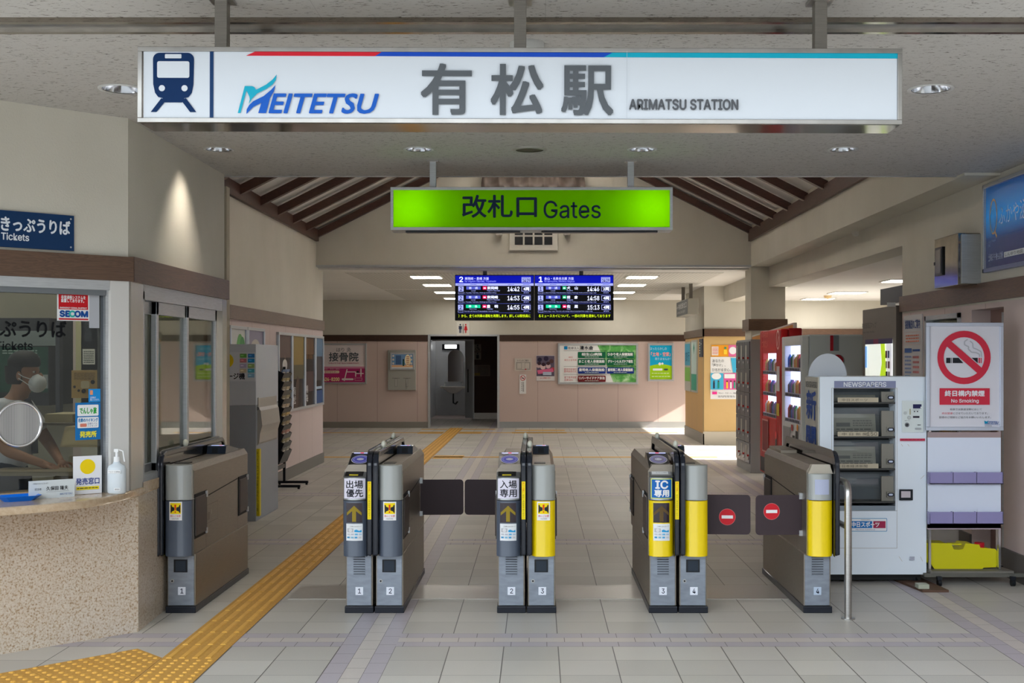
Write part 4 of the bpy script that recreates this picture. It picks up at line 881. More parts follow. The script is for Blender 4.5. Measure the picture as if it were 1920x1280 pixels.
mb = MB(); mb.box(wx(965,YB), wx(997,YB), YB-.02, YB, wz(695,YB), wz(671.5,YB), M(196,186,176,.5)); a = front(mb, YB-.021, .001); a.text('トイレのご案内', 970, 677.5, 991, 674, GREYTXT); a.frame(968,679,994,692.5,.4,GREYTXT); a.frame(969,680,978,691,.3,GREYTXT); a.frame(984,680,993,691,.3,GREYTXT); a.rect(984,691.5,987,693,RED)
tag(mb.build('toilet_plan'), 'small beige toilet guide plate right of the toilet doorway', 'plate')
mb = MB(); mb.box(wx(974,YB), wx(986.5,YB), YB-.01, YB, wz(738,YB), wz(702,YB), M(222,220,218,.5)); a = front(mb, YB-.011, .001); a.ring(980.3, 708.5, 5, 1, RED); a.line([(976.8,705),(983.8,712)],1,RED); a.rect(977.5,708,983,709,INK); a.text('終\n日\n構\n内\n禁\n煙', 980, 734, 982.5, 716, GREYTXT); a.bars(977.5,716,978.8,733,5,GREYTXT)
tag(mb.build('smoking_notice'), 'narrow white no smoking strip on the pink rear wall', 'notice')
mb = MB(); mb.box(wx(1005.5,YB), wx(1040,YB), YB-.006, YB, wz(713.5,YB), wz(666,YB), M(206,200,208,.5)); a = front(mb, YB-.007, .001)
rnd = random.Random(3)
a.rect(1006,667,1039.5,705,M(96,86,106)); 
for (u,v,r_,c_) in ((1012,674,4,(40,36,60)),(1024,672,4.5,(50,40,66)),(1034,677,4,(90,60,60)),(1010,685,4.6,(200,170,170)),(1018,688,4.8,(216,186,186)),(1028,686,4.6,(210,176,180)),(1036,692,3.6,(190,60,70)),(1011,681,3.4,(60,40,50)),(1019,683,3.4,(60,36,50)),(1028,681,3.4,(70,44,50))): a.disc(u,v,r_,M(*c_))
a.poly([(1007,694),(1036,690),(1038,697),(1009,701)], M(214,100,140)); a.rect(1006,705,1039.5,713,M(214,210,208)); a.text('公開中', 1012, 710, 1032, 707, RED); a.rect(1018,697,1034,703,M(180,190,210))
tag(mb.build('film_poster'), 'busy unframed poster with a group of faces left of the green board', 'poster')
def f_green(a):
    def gmat():
        m, nt, p = mk('leaf_print'); c_ = ramp(nt, noise(nt, coords(nt), 5, 5, .6, .5), [(.3,(36,110,50)),(.5,(90,170,80)),(.7,(196,226,180))]); nt.links.new(c_, p.inputs['Base Color']); p.inputs['Roughness'].default_value = .3; return m
    a.poly([(1120,646.5),(1193,646.5),(1193,717),(1150,717),(1140,690)], gmat())
    g = M(0,96,62); b = M(10,46,128); r_ = M(110,24,28); t_ = M(190,40,50)
    a.rect(1057.5,649,1064,655,M(0,130,190)); a.text('医療法人', 1065.5,654.8,1086,650,INK); a.text('清水会', 1087,655.5,1112,648.5,INK,bold=.25); a.rect(1057,657,1137,657.5,INK)
    for (u,v,wd,c_,s) in ((1083.5,659.5,52,g,'相生山病院'),(1137.5,659.5,51,g,'ひかり老人保健施設'),(1083.5,672.8,52,g,'まこと老人保健施設'),(1137.5,672.8,51,g,'グリーンヒルズケア相生'),(1083.5,688.5,52,b,'豊明老人保健施設'),(1137.5,688.5,51,b,'豊明第二老人保健施設'),(1083.5,704,52,r_,'リバーサイドケア赤池')):
        a.rrect(u,v,u+wd,v+11.6,1.6,c_); a.text(s, u+(7 if len(s) < 6 else 2), v+7.2, u+wd-(7 if len(s) < 6 else 2), v+1.8, WHITE, bold=.22); a.bars(u+13,v+8.4,u+wd-13,v+10.6,1,M(190,206,196))
    for v in (686.4, 701.5): a.rect(1057,v,1137 if v > 700 else 1193,v+.4,INK)
    a.text('緑区', 1066,671,1074,668,t_); a.text('東白土信号南', 1058,676.5,1081,673,t_); a.text('豊明市前後町\n豊明高校の北', 1057.5,698,1081,690,t_); a.text('地下鉄平針駅\n北東500m', 1058,714,1081,705,t_)
wall_frame('hospital_board', 1046, 643.5, 1196, 720, YB, 'wide white and green hospital advertising board on the rear wall', 'advertising board', f_green, t=.045, bgm=M(236,236,234))
def f_land(a):
    a.rect(1217,646,1260,688,M(0,164,206)); a.poly([(1217,688)]+[(1217+i*4.3, 686-3.5*math.sin(math.pi*i/10)) for i in range(11)]+[(1260,712),(1217,712)], M(160,206,10))
    a.text('ほったらかしの',1219,656,1250,651,M(206,232,240)); a.text('「土地・空家」',1221,667.5,1257,660,M(240,160,160),bold=.3); a.text('売りませんか？',1228,675,1258,670,M(206,232,240)); a.disc(1237,682,2.6,WHITE); a.disc(1242,681.5,2,WHITE); a.rrect(1224,690.5,1242,694.5,1,WHITE); a.rect(1245,691,1252,694,M(60,70,70))
    a.bars(1222,698,1255,701,1,M(220,236,180)); a.bars(1222,704,1256,707,1,M(220,236,180))
wall_frame('land_poster', 1214.5, 643.5, 1263, 714.5, YB, 'blue and lime green poster at the right end of the rear wall', 'poster', f_land, t=.045)
# ================================================================== LEFT WALL ITEMS (plane X=-3.3 facing the hall)
def lposter(pxa, pxb, zt, zb_, label, fn, group=None):
    ya, yb = sy(pxa, XL+.02), sy(pxb, XL+.02); th = thing('poster_frame', label, 'poster', (XL+.02, (ya+yb)/2, zb_), group); t = .05
    mb = MB(); mb.box(XL, XL+.035, ya, ya+t, zb_+.035, zt-.035, M(204,214,226,.35,.3)).box(XL, XL+.035, yb-t, yb, zb_+.035, zt-.035, M(204,214,226,.35,.3)).box(XL, XL+.035, ya, yb, zt-.035, zt, ALU).box(XL, XL+.035, ya, yb, zb_, zb_+.035, ALU); mb.build('frame', th, .003)
    mb = MB(); mb.box(XL, XL+.015, ya+t, yb-t, zb_+.035, zt-.035, M(40,36,36,.25)); a = plane(mb, (XL+.016, ya+t, zb_+.035), (0,1,0), (1,0,0)); fn(a, yb-ya-2*t, zt-zb_-.07); mb.build('poster', th)
lposter(430, 462, 1.95, .91, 'framed poster with green leaves above the charge machine', lambda a,w,h: (a.rect(0,0,w,h,M(206,208,204)), a.disc(w*.65,h*.7,w*.28,M(90,150,80),rv=h*.25), a.disc(w*.8,h*.8,w*.18,M(50,120,60),rv=h*.12)))
lposter(463, 495, 1.95, .91, 'framed pale violet blue poster right of the charge machine', lambda a,w,h: (a.rect(0,0,w,h,M(110,112,146)), a.rect(0,h*.45,w,h,M(150,146,166)), a.rect(w*.3,h*.1,w*.8,h*.35,M(60,90,160)), a.disc(w*.5,h*.75,w*.35,M(190,186,176),rv=h*.15)))
def f1(a,w,h): a.rect(0,h*.7,w,h,M(96,76,70)); a.poly([(w*.4,0),(w*.5,h*.75),(w*.62,h*.6),(w*.7,0)],M(130,110,96)); a.disc(w*.5,h*.6,w*.2,M(200,196,190),rv=h*.08)
def f2(a,w,h): a.rect(0,h*.6,w,h,M(140,118,56)); a.rect(0,h*.4,w,h*.6,M(86,78,50)); a.poly([(0,0),(w*.4,h*.45),(w*.6,h*.4),(w*.5,0)],M(70,50,40)); a.text('有\n松',w*.05,h*.05,w*.3,h*.3,WHITE)
def f3(a,w,h): a.rect(0,h*.75,w,h,M(74,50,34)); [a.rect(w*(.1+i*.17),h*.68,w*(.15+i*.17),h*.98,M(150,104,50)) for i in range(5)]; a.rect(w*.1,h*.2,w*.9,h*.5,M(70,44,42)); a.text('鳴\n海',w*.05,h*.05,w*.3,h*.3,WHITE)
def f4(a,w,h): a.rect(0,h*.72,w,h,M(84,112,140)); a.rect(0,h*.35,w,h*.72,M(48,44,50)); a.rect(0,0,w,h*.2,M(40,70,120)); a.rect(w*.1,h*.22,w*.9,h*.26,M(170,190,210))
for (p0_,p1_,fn,lab) in ((521,547,f1,'dark brown tourist poster, first of the four tall frames'),(547,571,f2,'tourist poster with a yellow sky, second of the four tall frames'),(571,590.5,f3,'tourist poster with golden stripes, third of the four tall frames'),(590.5,606,f4,'tourist poster with a blue sky at the far corner of the left wall')): lposter(p0_,p1_,1.93,.89,lab,fn,'tall tourist posters on the left wall')
mb = MB(); ya, yb = sy(513,XL), sy(520,XL); mb.box(XL,XL+.004,ya,yb,1.38,1.66,M(200,196,190,.5)); a = plane(mb,(XL+.005,ya,1.38),(0,1,0),(1,0,0)); a.rect(.03,.16,yb-ya-.03,.26,M(160,120,160)); a.rect(.03,.03,yb-ya-.03,.13,M(110,170,130)); tag(mb.build('small_notice'),'small pastel notice left of the four tall frames','notice')
# charge machine
Yc = 11.7; xr = wx(480, Yc)
cm = thing('charge_machine', 'grey charge machine standing out from the left wall', 'charge machine', ((XL+xr)/2, Yc+.5, 0))
G1 = M(206,212,220,.5); G2 = M(156,162,170,.5)
MB().box(XL+.02, xr, Yc, Yc+1.0, 0, wz(760,Yc), G2).build('lower_body', cm, .006)
MB().box(XL+.02, xr, Yc, Yc+1.0, wz(760,Yc)+.002, wz(645,Yc), G1).build('upper_body', cm, .006)
mb = MB(); xf = lambda px: wx(px, Yc+.1); pf = [(480,748),(484,746),(484,764),(488,770),(491,798),(487,812),(485,830),(480,838)]
mb.prism([(wx(p,Yc+.06), wz(q_,Yc+.06)) for p, q_ in pf], Yc+.06, Yc+.9, M(176,172,164,.4), 'y'); mb.build('control_console', cm, .004)
MB().box(xr, xr+.03, Yc+.02, Yc+.08, .05, wz(842,Yc), M(226,206,20,.5)).build('warning_strip', cm)
mb = MB(); a = Art(mb, lambda u, v, k: (xr+.031+k*.0004, Yc+.02+u, v)); mb2 = MB(); a = front(mb2, Yc+.019); a.rect(480.3,842,486,963,M(226,206,20,.5)); a.text('お\nつ\nり\n・\nカ\nー\nド\nの\nお\n取\nり\n忘\nれ\nに\nご\n注\n意', 481.5,958,484.8,846,INK); mb2.build('warning_label', cm)
mb = MB(); mb.box(wx(405,Yc), wx(479,Yc), Yc-.01, Yc, wz(714.5,Yc), wz(660,Yc), M(222,226,232,.4)); a = front(mb, Yc-.011); a.disc(424, 676, 14, M(236,206,20)); a.text('チャージ機', 404, 711, 459, 699, INK, bold=.4)
for i,(u,v,c_) in enumerate(((450,663,(100,170,70)),(465,663,(40,120,190)),(450,672,(200,120,130)),(465,672,(30,140,200)),(450,682,(190,180,210)),(465,682,(160,190,120)),(450,691,(210,200,170)),(465,691,(80,180,200)),(465,700,(140,190,220)))): a.rect(u,v,u+12.5,v+7.5,M(*c_)); a.rect(u+1.5,v+2,u+7,v+4.5,M(min(c_[0]+50,255),min(c_[1]+50,255),min(c_[2]+50,255)))
mb.build('sign_panel', cm)
MB().cyl((wx(482.5,Yc+.05), Yc+.045, wz(766,Yc)), .018, .03, 'y', M(120,120,122,.3,.7), 16).build('lock', cm)
mb = MB(); pp = [wx(430,Yc-.3), Yc-.3]; 
# brochure rack
xk = -3.20; rk = thing('brochure_rack', 'black brochure rack standing against the left wall', 'rack', (xk, 14.85, 0))
for yy in (14.6, 15.1): MB().box(xk-.015, xk+.015, yy-.02, yy+.02, .03, 1.49, BLACK).build('post', rk)
for yy in (14.6, 15.1): mb = MB(); mb.box(xk-.08, xk+.30, yy-.02, yy+.02, .02, .05, BLACK).cyl((xk+.28,yy,0),.015,.02,'z',BLACK,10).cyl((xk-.06,yy,0),.015,.02,'z',BLACK,10); mb.build('foot', rk)
MB().box(xk-.012, xk+.012, 14.6, 15.1, .22, .27, BLACK).build('crossbar', rk)
bcol = [(90,120,160),(170,150,90),(176,160,130),(150,140,100),(180,160,130),(170,140,70),(160,140,100),(170,110,90),(150,140,90),(120,120,110)]
for i in range(10):
    zt = 1.47-i*.107
    mb = MB(); mb.prism([(xk+.02, zt-.20), (xk+.035, zt-.20), (xk+.10, zt-.06), (xk+.085, zt-.055)], 14.62, 15.08, BLACK, 'y'); mb.prism([(xk+.0, zt-.21),(xk+.035,zt-.21),(xk+.035,zt-.2),(xk,zt-.2)],14.62,15.08,BLACK,'y')
    for yy in (14.615, 15.085): mb.prism([(xk+.0, zt-.21), (xk+.035, zt-.21), (xk+.10, zt-.06), (xk+.02, zt-.02)], yy-.004, yy+.004, BLACK, 'y')
    mb.build('pocket', rk)
    for j in range(2):
        c_ = bcol[i]; jj = .9+.2*j; mb = MB(); y0 = 14.64+j*.22; m_ = M(int(c_[0]*jj), int(c_[1]*jj), int(c_[2]*jj), .35)
        mb.prism([(xk+.012, zt-.195), (xk+.024, zt-.195), (xk+.082, zt-.01), (xk+.07, zt-.01)], y0, y0+.2, m_, 'y')
        a = plane3(mb, (xk+.025, y0, zt-.195), (0,1,0), (.058,0,.185), .0008); a.rect(.03,.12,.17,.16,M(225,222,210)); a.rect(.02,.03,.1,.1,M(int(c_[2]),int(c_[0]),int(c_[1])))
        tag(mb.build('brochure'), 'brochure in the black rack, %s column, tier %s from the top' % (('near','far')[j], ('one','two','three','four','five','six','seven','eight','nine','ten')[i]), 'brochure', 'brochures in the black rack')
# ================================================================== RIGHT SIDE OBJECTS
# ochre column posters
def facing_left(name, X, ya, yb, z0, z1, dep, base, label, cat, fn):   # plane facing -X, near end ya
    mb = MB(); mb.box(X-dep, X, ya, yb, z0, z1, base); a = plane(mb, (X-dep-.001, yb, z0), (0,-1,0), (-1,0,0), .001); fn(a, yb-ya, z1-z0); return tag(mb.build(name), label, cat)
facing_left('tall_poster', X2, 23.9, 24.85, .93, 1.93, .02, M(190,190,180,.4), 'blue and green poster at the far edge of the ochre column', 'poster', lambda a,w,h: (a.rect(.05,h*.52,w-.05,h-.04,M(90,180,210)), a.rect(.05,.2,w-.05,h*.48,M(140,200,90)), a.text('旅行', .15,h*.6,w-.15,h*.8,M(20,90,140))))
facing_left('tall_poster', X2, 22.95, 23.8, .93, 1.95, .02, M(190,190,180,.4), 'pale teal poster on the side of the ochre column', 'poster', lambda a,w,h: (a.rect(.05,.04,w-.05,h-.04,M(206,226,220)), a.rect(.05,.04,w-.05,h*.35,M(70,170,140)), a.poly([(w*.5,h*.95),(w*.62,h*.85),(w*.5,h*.72),(w*.4,h*.85)],M(40,150,120))))
facing_left('dark_plate', X2, 22.2, 22.65, 1.62, 1.96, .02, M(60,58,74,.4), 'dark direction plate near the corner of the ochre column', 'sign', lambda a,w,h: (a.bars(.05,.05,.18,h-.05,5,WHITE), a.rect(.25,h*.7,.38,h*.74,WHITE)))
mb = MB(); Y = Y2-.001; mb.box(wx(1332,Y), wx(1404,Y), Y-.006, Y, wz(748,Y), wz(669,Y), M(236,236,236,.5)).box(wx(1334,Y), wx(1404,Y), Y-.006, Y, wz(668,Y), wz(646.5,Y), M(240,160,40,.5)); a = front(mb, Y-.007, .001)
a.rect(1334.5,649.5,1347,666,M(238,226,216)); a.bars(1336,651,1346,664,5,M(220,100,80)); a.rect(1366,646.5,1404,668,M(226,110,160)); a.disc(1374,657,7,WHITE); a.disc(1360,652,2,M(40,150,120)); a.rect(1357,655,1363,664,M(250,210,60)); 
a.text('あなたの',1336,679,1357,673.5,INK); a.text('「声かけ」、',1335,687,1360,681.5,INK); a.text('ひろがる安心。',1335,696,1370,690,INK)
a.poly([(1370,671),(1404,671),(1404,698),(1374,698)],M(70,180,220)); a.rect(1332,699.5,1356,730,M(70,180,220)); a.rect(1357,699.5,1404,730,M(226,90,160)); a.disc(1343,705,9,WHITE,rv=6); a.rect(1358,701,1378,709,WHITE)
for (u,c_) in ((1338.5,(40,50,70)),(1347,(30,140,120)),(1363,(250,200,50)),(1370,(230,230,230)),(1377,(60,160,130))): a.rect(u-1.6,716,u+1.6,728,M(*c_)); a.disc(u,714.4,1.5,M(90,60,50))
a.rect(1335,734,1344,739,M(226,50,140)); a.text('「声かけ・サポート」運動',1346,738.5,1380,735,INK); a.bars(1346,741,1378,745,2,GREYTXT)
tag(mb.build('campaign_poster'),'large campaign poster with people on the ochre wall','poster')
# lockers (doors face the hall)
XK = 2.96; y0, y1 = 16.6, 17.76
lk = thing('coin_lockers', 'bank of grey coin lockers in front of the column', 'lockers', (3.1, 17.2, 0))
MB().box(XK, 3.17, y0, y1, 0, 1.86, M(158,158,158,.5)).build('cabinet', lk, .004)
nD = 3
zr = [.12, .42, .78, 1.12, 1.44, 1.84]
for i in range(nD):
    ya = y0+.02+i*(y1-y0-.04)/nD; yb = ya+(y1-y0-.04)/nD-.012
    for j in range(5):
        mb = MB(); mb.box(XK-.016, XK, ya, yb, zr[j]+.006, zr[j+1]-.006, M(104,106,114,.35,.6)); d = mb.build('locker_door', lk, .003)
        a = MB(); b_ = plane(a, (XK-.017, yb, zr[j]), (0,-1,0), (-1,0,0), .001); h = zr[j+1]-zr[j]; b_.rect(.05,h*.35,.17,h*.85,M(190,188,182)); a.build('tariff_plate', d)
        MB().cyl((XK-.035, ya+.06, zr[j]+h*.4), .014, .02, 'x', M(200,40,30), 10).cyl((XK-.03, ya+.06, zr[j]+h*.25), .018, .014, 'x', M(226,226,226,.3), 12).build('key', d)
hb = thing('fascia_board', 'white edged ochre fascia board above the lockers and vending machines', 'fascia', (2.97, 15.8, 1.84))
MB().prism([(17.76,1.80),(14.9,1.80),(14.9,2.02),(17.76,1.91)], 3.19, 3.22, M(214,140,40,.5), 'x').build('board', hb)
MB().prism([(17.76,1.91),(14.9,2.02),(14.9,2.04),(17.76,1.93)], 3.185, 3.225, M(210,206,198,.5), 'x').box(3.185,3.225,14.86,14.9,1.75,2.04,M(210,206,198,.5)).build('edging', hb)
# vending machines
def vending(ya, yb, Xf, depth, ht, bodym, label, red):
    v = thing('vending_machine', label, 'vending machine', (Xf+depth/2, (ya+yb)/2, 0)); w = yb-ya
    MB().box(Xf, Xf+depth, ya, yb, .03, ht, bodym).build('cabinet', v, .02)
    mb = MB(); mb.box(Xf-.02, Xf-.002, ya+.28 if red else ya+.2, yb-.14, .88, 1.72, M(180,186,210,.5)); 
    Z0w, Z1w = .86, (1.66 if red else 1.74); yA, yB_ = ya+(.30 if red else .06), yb-.16
    cav = MB(); cav.box(Xf-.06, Xf-.001, yA, yB_, Z0w, Z1w, M(208,212,240,emit=.35)); 
    cav = MB(); cav.box(Xf-.008, Xf-.001, yA, yB_, Z0w, Z1w, M(196,204,236,emit=2.6)); cav.build('display_case', v)
    rows = 3; rh = (Z1w-Z0w)/rows
    pal = [(190,60,60),(230,230,226),(60,110,190),(210,180,90),(70,140,90),(60,50,50),(220,140,60),(150,110,170)]
    for r_ in range(rows):
        zb_ = Z0w+r_*rh; MB().box(Xf-.075, Xf-.008, yA, yB_, zb_, zb_+.045, M(214,214,222,.4)).build('shelf', v)
        b_ = MB(); a = plane(b_, (Xf-.076, yB_, zb_), (0,-1,0), (-1,0,0), .001)
        n_ = 9
        for k in range(n_): a.rect(.03+k*(yB_-yA-.06)/n_, .008, .03+(k+.6)*(yB_-yA-.06)/n_, .036, M(60,62,80))
        b_.build('selection_buttons', v)
        for k in range(n_):
            y = yA+.06+k*(yB_-yA-.1)/n_; c_ = pal[(k*3+r_*5+red) % 8]; h = .15 if (k+r_) % 3 else .12
            b_ = MB(); m_ = M(*c_,.3); b_.lathe((Xf-.043, y, zb_+.046), [(0,0),(.026,0),(.028,.01),(.028,h*.72),(.012,h*.93),(.012,h),(0,h)], m_, 10)
            o = b_.build('drink_sample', v)
    MB().box(Xf-.08, Xf-.076, yA, yB_, Z0w, Z1w, glass('display_glass_%d' % red, (246,247,250), .2)).build('display_glass', v)
    fm = M(186,14,20,.45) if red else M(212,214,216,.4)
    mb = MB(); mb.box(Xf-.085, Xf, ya, yA, .12, ht-.01, fm).box(Xf-.085, Xf, yB_, yb, .12, ht-.01, fm).box(Xf-.085, Xf, yA, yB_, Z1w, ht-.01, fm).box(Xf-.085, Xf, yA, yB_, .12, Z0w, fm); mb.build('door', v, .012)
    b_ = MB(); a = plane(b_, (Xf-.086, yb, 0), (0,-1,0), (-1,0,0), .001)
    if red:
        a.text('つめたい', .15,1.73,.55,1.83,M(226,120,110)); a.text('のみもの', .15,1.86,.55,1.93,M(226,120,110)); a.ring(w-.17,1.82,.1,.025,M(236,200,196),rv=.12); a.line([(w-.22,1.74),(w-.12,1.86)],.02,M(236,200,196))
        a.rect(w-.24,1.2,w-.06,1.5,M(210,206,206)); a.rect(w-.22,.9,w-.08,1.05,M(214,190,60)); a.rect(.2,.4,.6,.82,M(120,30,34)); a.frame(.2,.4,.6,.82,.02,M(206,150,146)); a.rect(w-.3,.5,w-.22,.7,INK); a.disc(w-.26,.66,.05,M(230,60,60)); a.rect(.1,.15,w-.1,.33,M(40,36,40))
    else:
        a.rect(.1,.35,.5,.8,M(150,146,150)); a.frame(.1,.35,.5,.8,.02,GREYM); a.rect(.62,.55,.74,.72,INK); a.rect(.64,.58,.7,.6,M(40,80,220,emit=2)); a.rect(.8,.44,.95,.6,M(220,210,40)); a.rect(.8,.64,.92,.78,M(30,30,34)); a.disc(.9,.82,.04,M(230,140,30)); a.rect(.58,.77,.68,.84,M(170,60,60)); a.rect(.1,.12,w-.1,.3,M(60,60,64))
    b_.build('front_panel_print', v); return v
vending(14.3, 15.66, 3.0, .17, 1.96, M(176,22,26,.5), 'tall red drinks vending machine beside the lockers', 1)
v = vending(13.2, 14.27, 3.0, .6, 1.86, M(204,210,212,.45), 'white drinks vending machine in front of the red one', 0)
mb = MB(); a = front(mb, 13.199, .001); a.rect(1556.5,628.5,1562.5,657.5,M(180,16,36)); a.rect(1562.5,628.5,1573,657.5,M(130,138,144)); a.rect(1542.5,665,1557,680,M(226,150,30)); a.disc(1572,676,11.5,M(120,140,140)); a.disc(1570,676,11.5,M(170,20,40)); mb.build('side_emblem', v)
# map board
XM = 3.40; ya, yb = 11.33, 12.5
mp = thing('map_board', 'dark grey map board with an illuminated local map', 'map board', (XM+.05, (ya+yb)/2, 0))
MB().box(XM, XM+.2, ya, yb, 0, 2.10, M(108,100,92,.45)).build('case', mp, .006)
mb = MB(); a = plane(mb, (XM-.002, yb, 0), (0,-1,0), (-1,0,0), .001); w = yb-ya
a.rect(.12,.75,w-.1,1.78,M(240,246,236,emit=.55)); a.rect(.12,1.74,w-.1,1.79,M(70,60,100)); a.rect(.42,1.74,.6,1.79,M(130,40,80)); a.poly([(.66,1.0),(.72,1.0),(.9,1.3),(.82,1.74),(.68,1.74),(.72,1.55),(.62,1.35),(.7,1.15)],M(180,214,40,emit=.55)); a.rect(.12,.78,.18,1.0,M(190,214,60,emit=.5)); a.rect(.13,1.5,.2,1.72,M(120,170,230,emit=.5))
a.rect(w-.28,.75,w-.1,1.74,M(226,226,230,emit=.45))
for k in range(9):
    for j in range(2): a.rect(w-.26+j*.08,.8+k*.1,w-.2+j*.08,.87+k*.1,M(*[(120,50,60),(60,80,130),(70,70,80),(200,190,180)][(k+j) % 4]))
a.line([(.15,1.05),(.3,1.1),(.5,1.0),(.75,1.05)],.006,M(120,150,200)); a.line([(.3,.8),(.35,1.3),(.3,1.7)],.006,M(220,180,180)); a.line([(.15,1.35),(.6,1.38)],.006,M(200,200,190))
a.text('有松駅周辺マップ', .1,1.9,.62,1.96,M(60,54,50)); a.text('Arimatsu Station Area Map', .1,1.85,.55,1.875,M(60,54,50)); mb.build('map_face', mp)
mb = MB(); mb.box(XM+.1, XM+.5, 11.32, 12.2, 2.14, 2.3, BLACK).box(XM+.12, XM+.5, 11.31, 11.32, 2.15,2.29, DARK); a = front(mb, 11.3, .001); a.rect(1663,567,1679,575,M(214,214,214)); tag(mb.build('monitor_box'),'black equipment box on top of the map board','box')
# notice strip on right wall
mb = MB(); ya, yb = sy(1731,XR), sy(1697,XR); mb.box(XR-.012, XR, ya, yb, .9, 1.995, M(206,204,204,.5)); a = plane(mb, (XR-.0125, yb, 0), (0,-1,0), (-1,0,0)); w = yb-ya
a.text('振替輸送のご案内', .05,1.87,w-.05,1.95,M(40,70,130),bold=.002); a.frame(.04,1.72,w-.04,1.84,.004,M(220,190,180)); a.bars(.07,1.74,w-.07,1.82,3,M(220,120,90)); a.rect(.04,1.65,w*.47,1.69,M(50,90,160)); a.rect(w*.53,1.66,w-.04,1.68,M(50,90,160)); a.bars(.05,1.45,w*.45,1.63,5,M(120,140,190)); a.rect(.06,1.38,w*.4,1.44,M(60,130,180)); a.bars(w*.55,1.45,w-.06,1.63,4,M(200,110,110)); a.rect(w*.53,1.36,w-.05,1.41,M(210,60,90)); a.rect(.04,1.27,w*.45,1.31,M(206,100,70)); a.bars(.05,1.05,w*.45,1.25,5,M(150,170,200)); a.bars(w*.55,1.08,w-.05,1.3,5,M(200,110,110)); a.rect(.04,.98,w*.7,1.02,M(40,80,150))
tag(mb.build('transfer_notice'),'tall white notice in small print on the pink right wall','notice')
# metal box
bxx = thing('hydrant_box', 'stainless steel box with a slot window on the right wall', 'box', (3.36, 9.6, 2.17))
MB().box(3.275, XR, 9.31, 9.86, 2.17, 2.575, MIRROR).build('body', bxx, .004)
MB().box(3.30, XR, 9.295, 9.31, 2.18, 2.565, ALU).build('end_plate', bxx, .002)
mb = MB(); ya = sy(1768,3.27); yb = sy(1755,3.27); mb.box(3.262, 3.275, ya, yb, 2.27, 2.5, BLACK).box(3.258,3.262, ya+.03, yb-.02, 2.29, 2.48, M(120,118,112,.2)).box(3.255,3.275,9.80,9.82,2.36,2.385,BLACK); mb.build('slot_window', bxx)
# blue clinic advert
ya, yb = 7.4, 9.14; ad = thing('wall_advert', 'large framed dark blue advert high on the right wall', 'advertising board', (XR-.03, 8.3, 2.25)); z0, z1 = 2.25, 2.92; t = .03
MB().box(XR-.05,XR,ya,yb,z0,z0+t,M(130,138,170,.35,.5)).box(XR-.05,XR,ya,yb,z1-t,z1,ALU).box(XR-.05,XR,yb-t,yb,z0,z1,ALU).box(XR-.05,XR,ya,ya+t,z0,z1,ALU).build('frame', ad, .003)
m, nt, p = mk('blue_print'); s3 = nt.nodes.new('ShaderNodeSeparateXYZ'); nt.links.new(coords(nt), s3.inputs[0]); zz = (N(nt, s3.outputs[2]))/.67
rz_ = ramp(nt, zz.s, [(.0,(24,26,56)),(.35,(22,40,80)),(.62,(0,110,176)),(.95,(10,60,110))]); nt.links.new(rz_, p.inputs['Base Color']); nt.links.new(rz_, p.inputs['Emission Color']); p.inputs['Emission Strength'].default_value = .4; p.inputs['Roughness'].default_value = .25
MB().box(XR-.03,XR-.004,ya+t,yb-t,z0+t,z1-t,m).build('print', ad)
mb = MB(); a = plane(mb, (XR-.0305, yb-t, 0), (0,-1,0), (-1,0,0)); GO = M(206,170,120)
a.ring(.15,2.66,.075,.016,GO,rv=.135); a.ring(.13,2.63,.05,.008,M(80,170,200),rv=.09); a.line([(.18,2.55),(.22,2.5)],.02,GO); a.text('ふかや泌尿器科', .26,2.58,1.15,2.72,M(206,220,236)); a.text('Fukaya Urological\nClinic', .05,2.44,.2,2.49,M(160,180,206)); a.text('土曜日午後も診療', .06,2.33,.34,2.385,M(206,214,226)); a.rect(.36,2.335,.75,2.375,M(216,220,224)); a.text('しんゆり地図', .38,2.342,.7,2.368,INK); mb.build('lettering', ad)
# newspaper vending machine
YN = 8.45
nw = thing('newspaper_machine', 'white newspaper vending machine right of the gates', 'vending machine', (2.37, 8.66, 0))
WB = M(236,245,254,.45,coat=.1); x0, x1 = wx(1537,YN), wx(1737,YN); zt = wz(706,YN)
cx0, cx1, cz0, cz1 = wx(1563,YN), wx(1679,YN), wz(957,YN), wz(727,YN)
mb = MB(); mb.box(x0,cx0,YN,YN+.42,.07,zt,WB).box(cx1,x1,YN,YN+.42,.07,zt,WB).box(cx0,cx1,YN,YN+.42,.07,cz0,WB).box(cx0,cx1,YN,YN+.42,cz1,zt,WB).box(cx0,cx1,YN+.16,YN+.42,cz0,cz1,M(60,62,64,.6)); mb.build('cabinet', nw)
mb = MB(); mb.box(x0-.01,x0-.001,YN+.01,YN+.41,.3,zt-.005,M(196,190,176,.5)); a = plane(mb, (x0-.011,YN+.41,0),(0,-1,0),(-1,0,0)); bl = M(40,76,150); a.text('NEWSPAPERS',.03,1.385,.37,1.43,GREYTXT); a.text('新',.05,1.16,.35,1.36,bl,bold=.008); a.text('聞',.05,.9,.35,1.1,bl,bold=.008); mb.build('side_panel', nw)
rows = [(728,757),(764,821),(826,881),(887,943)]
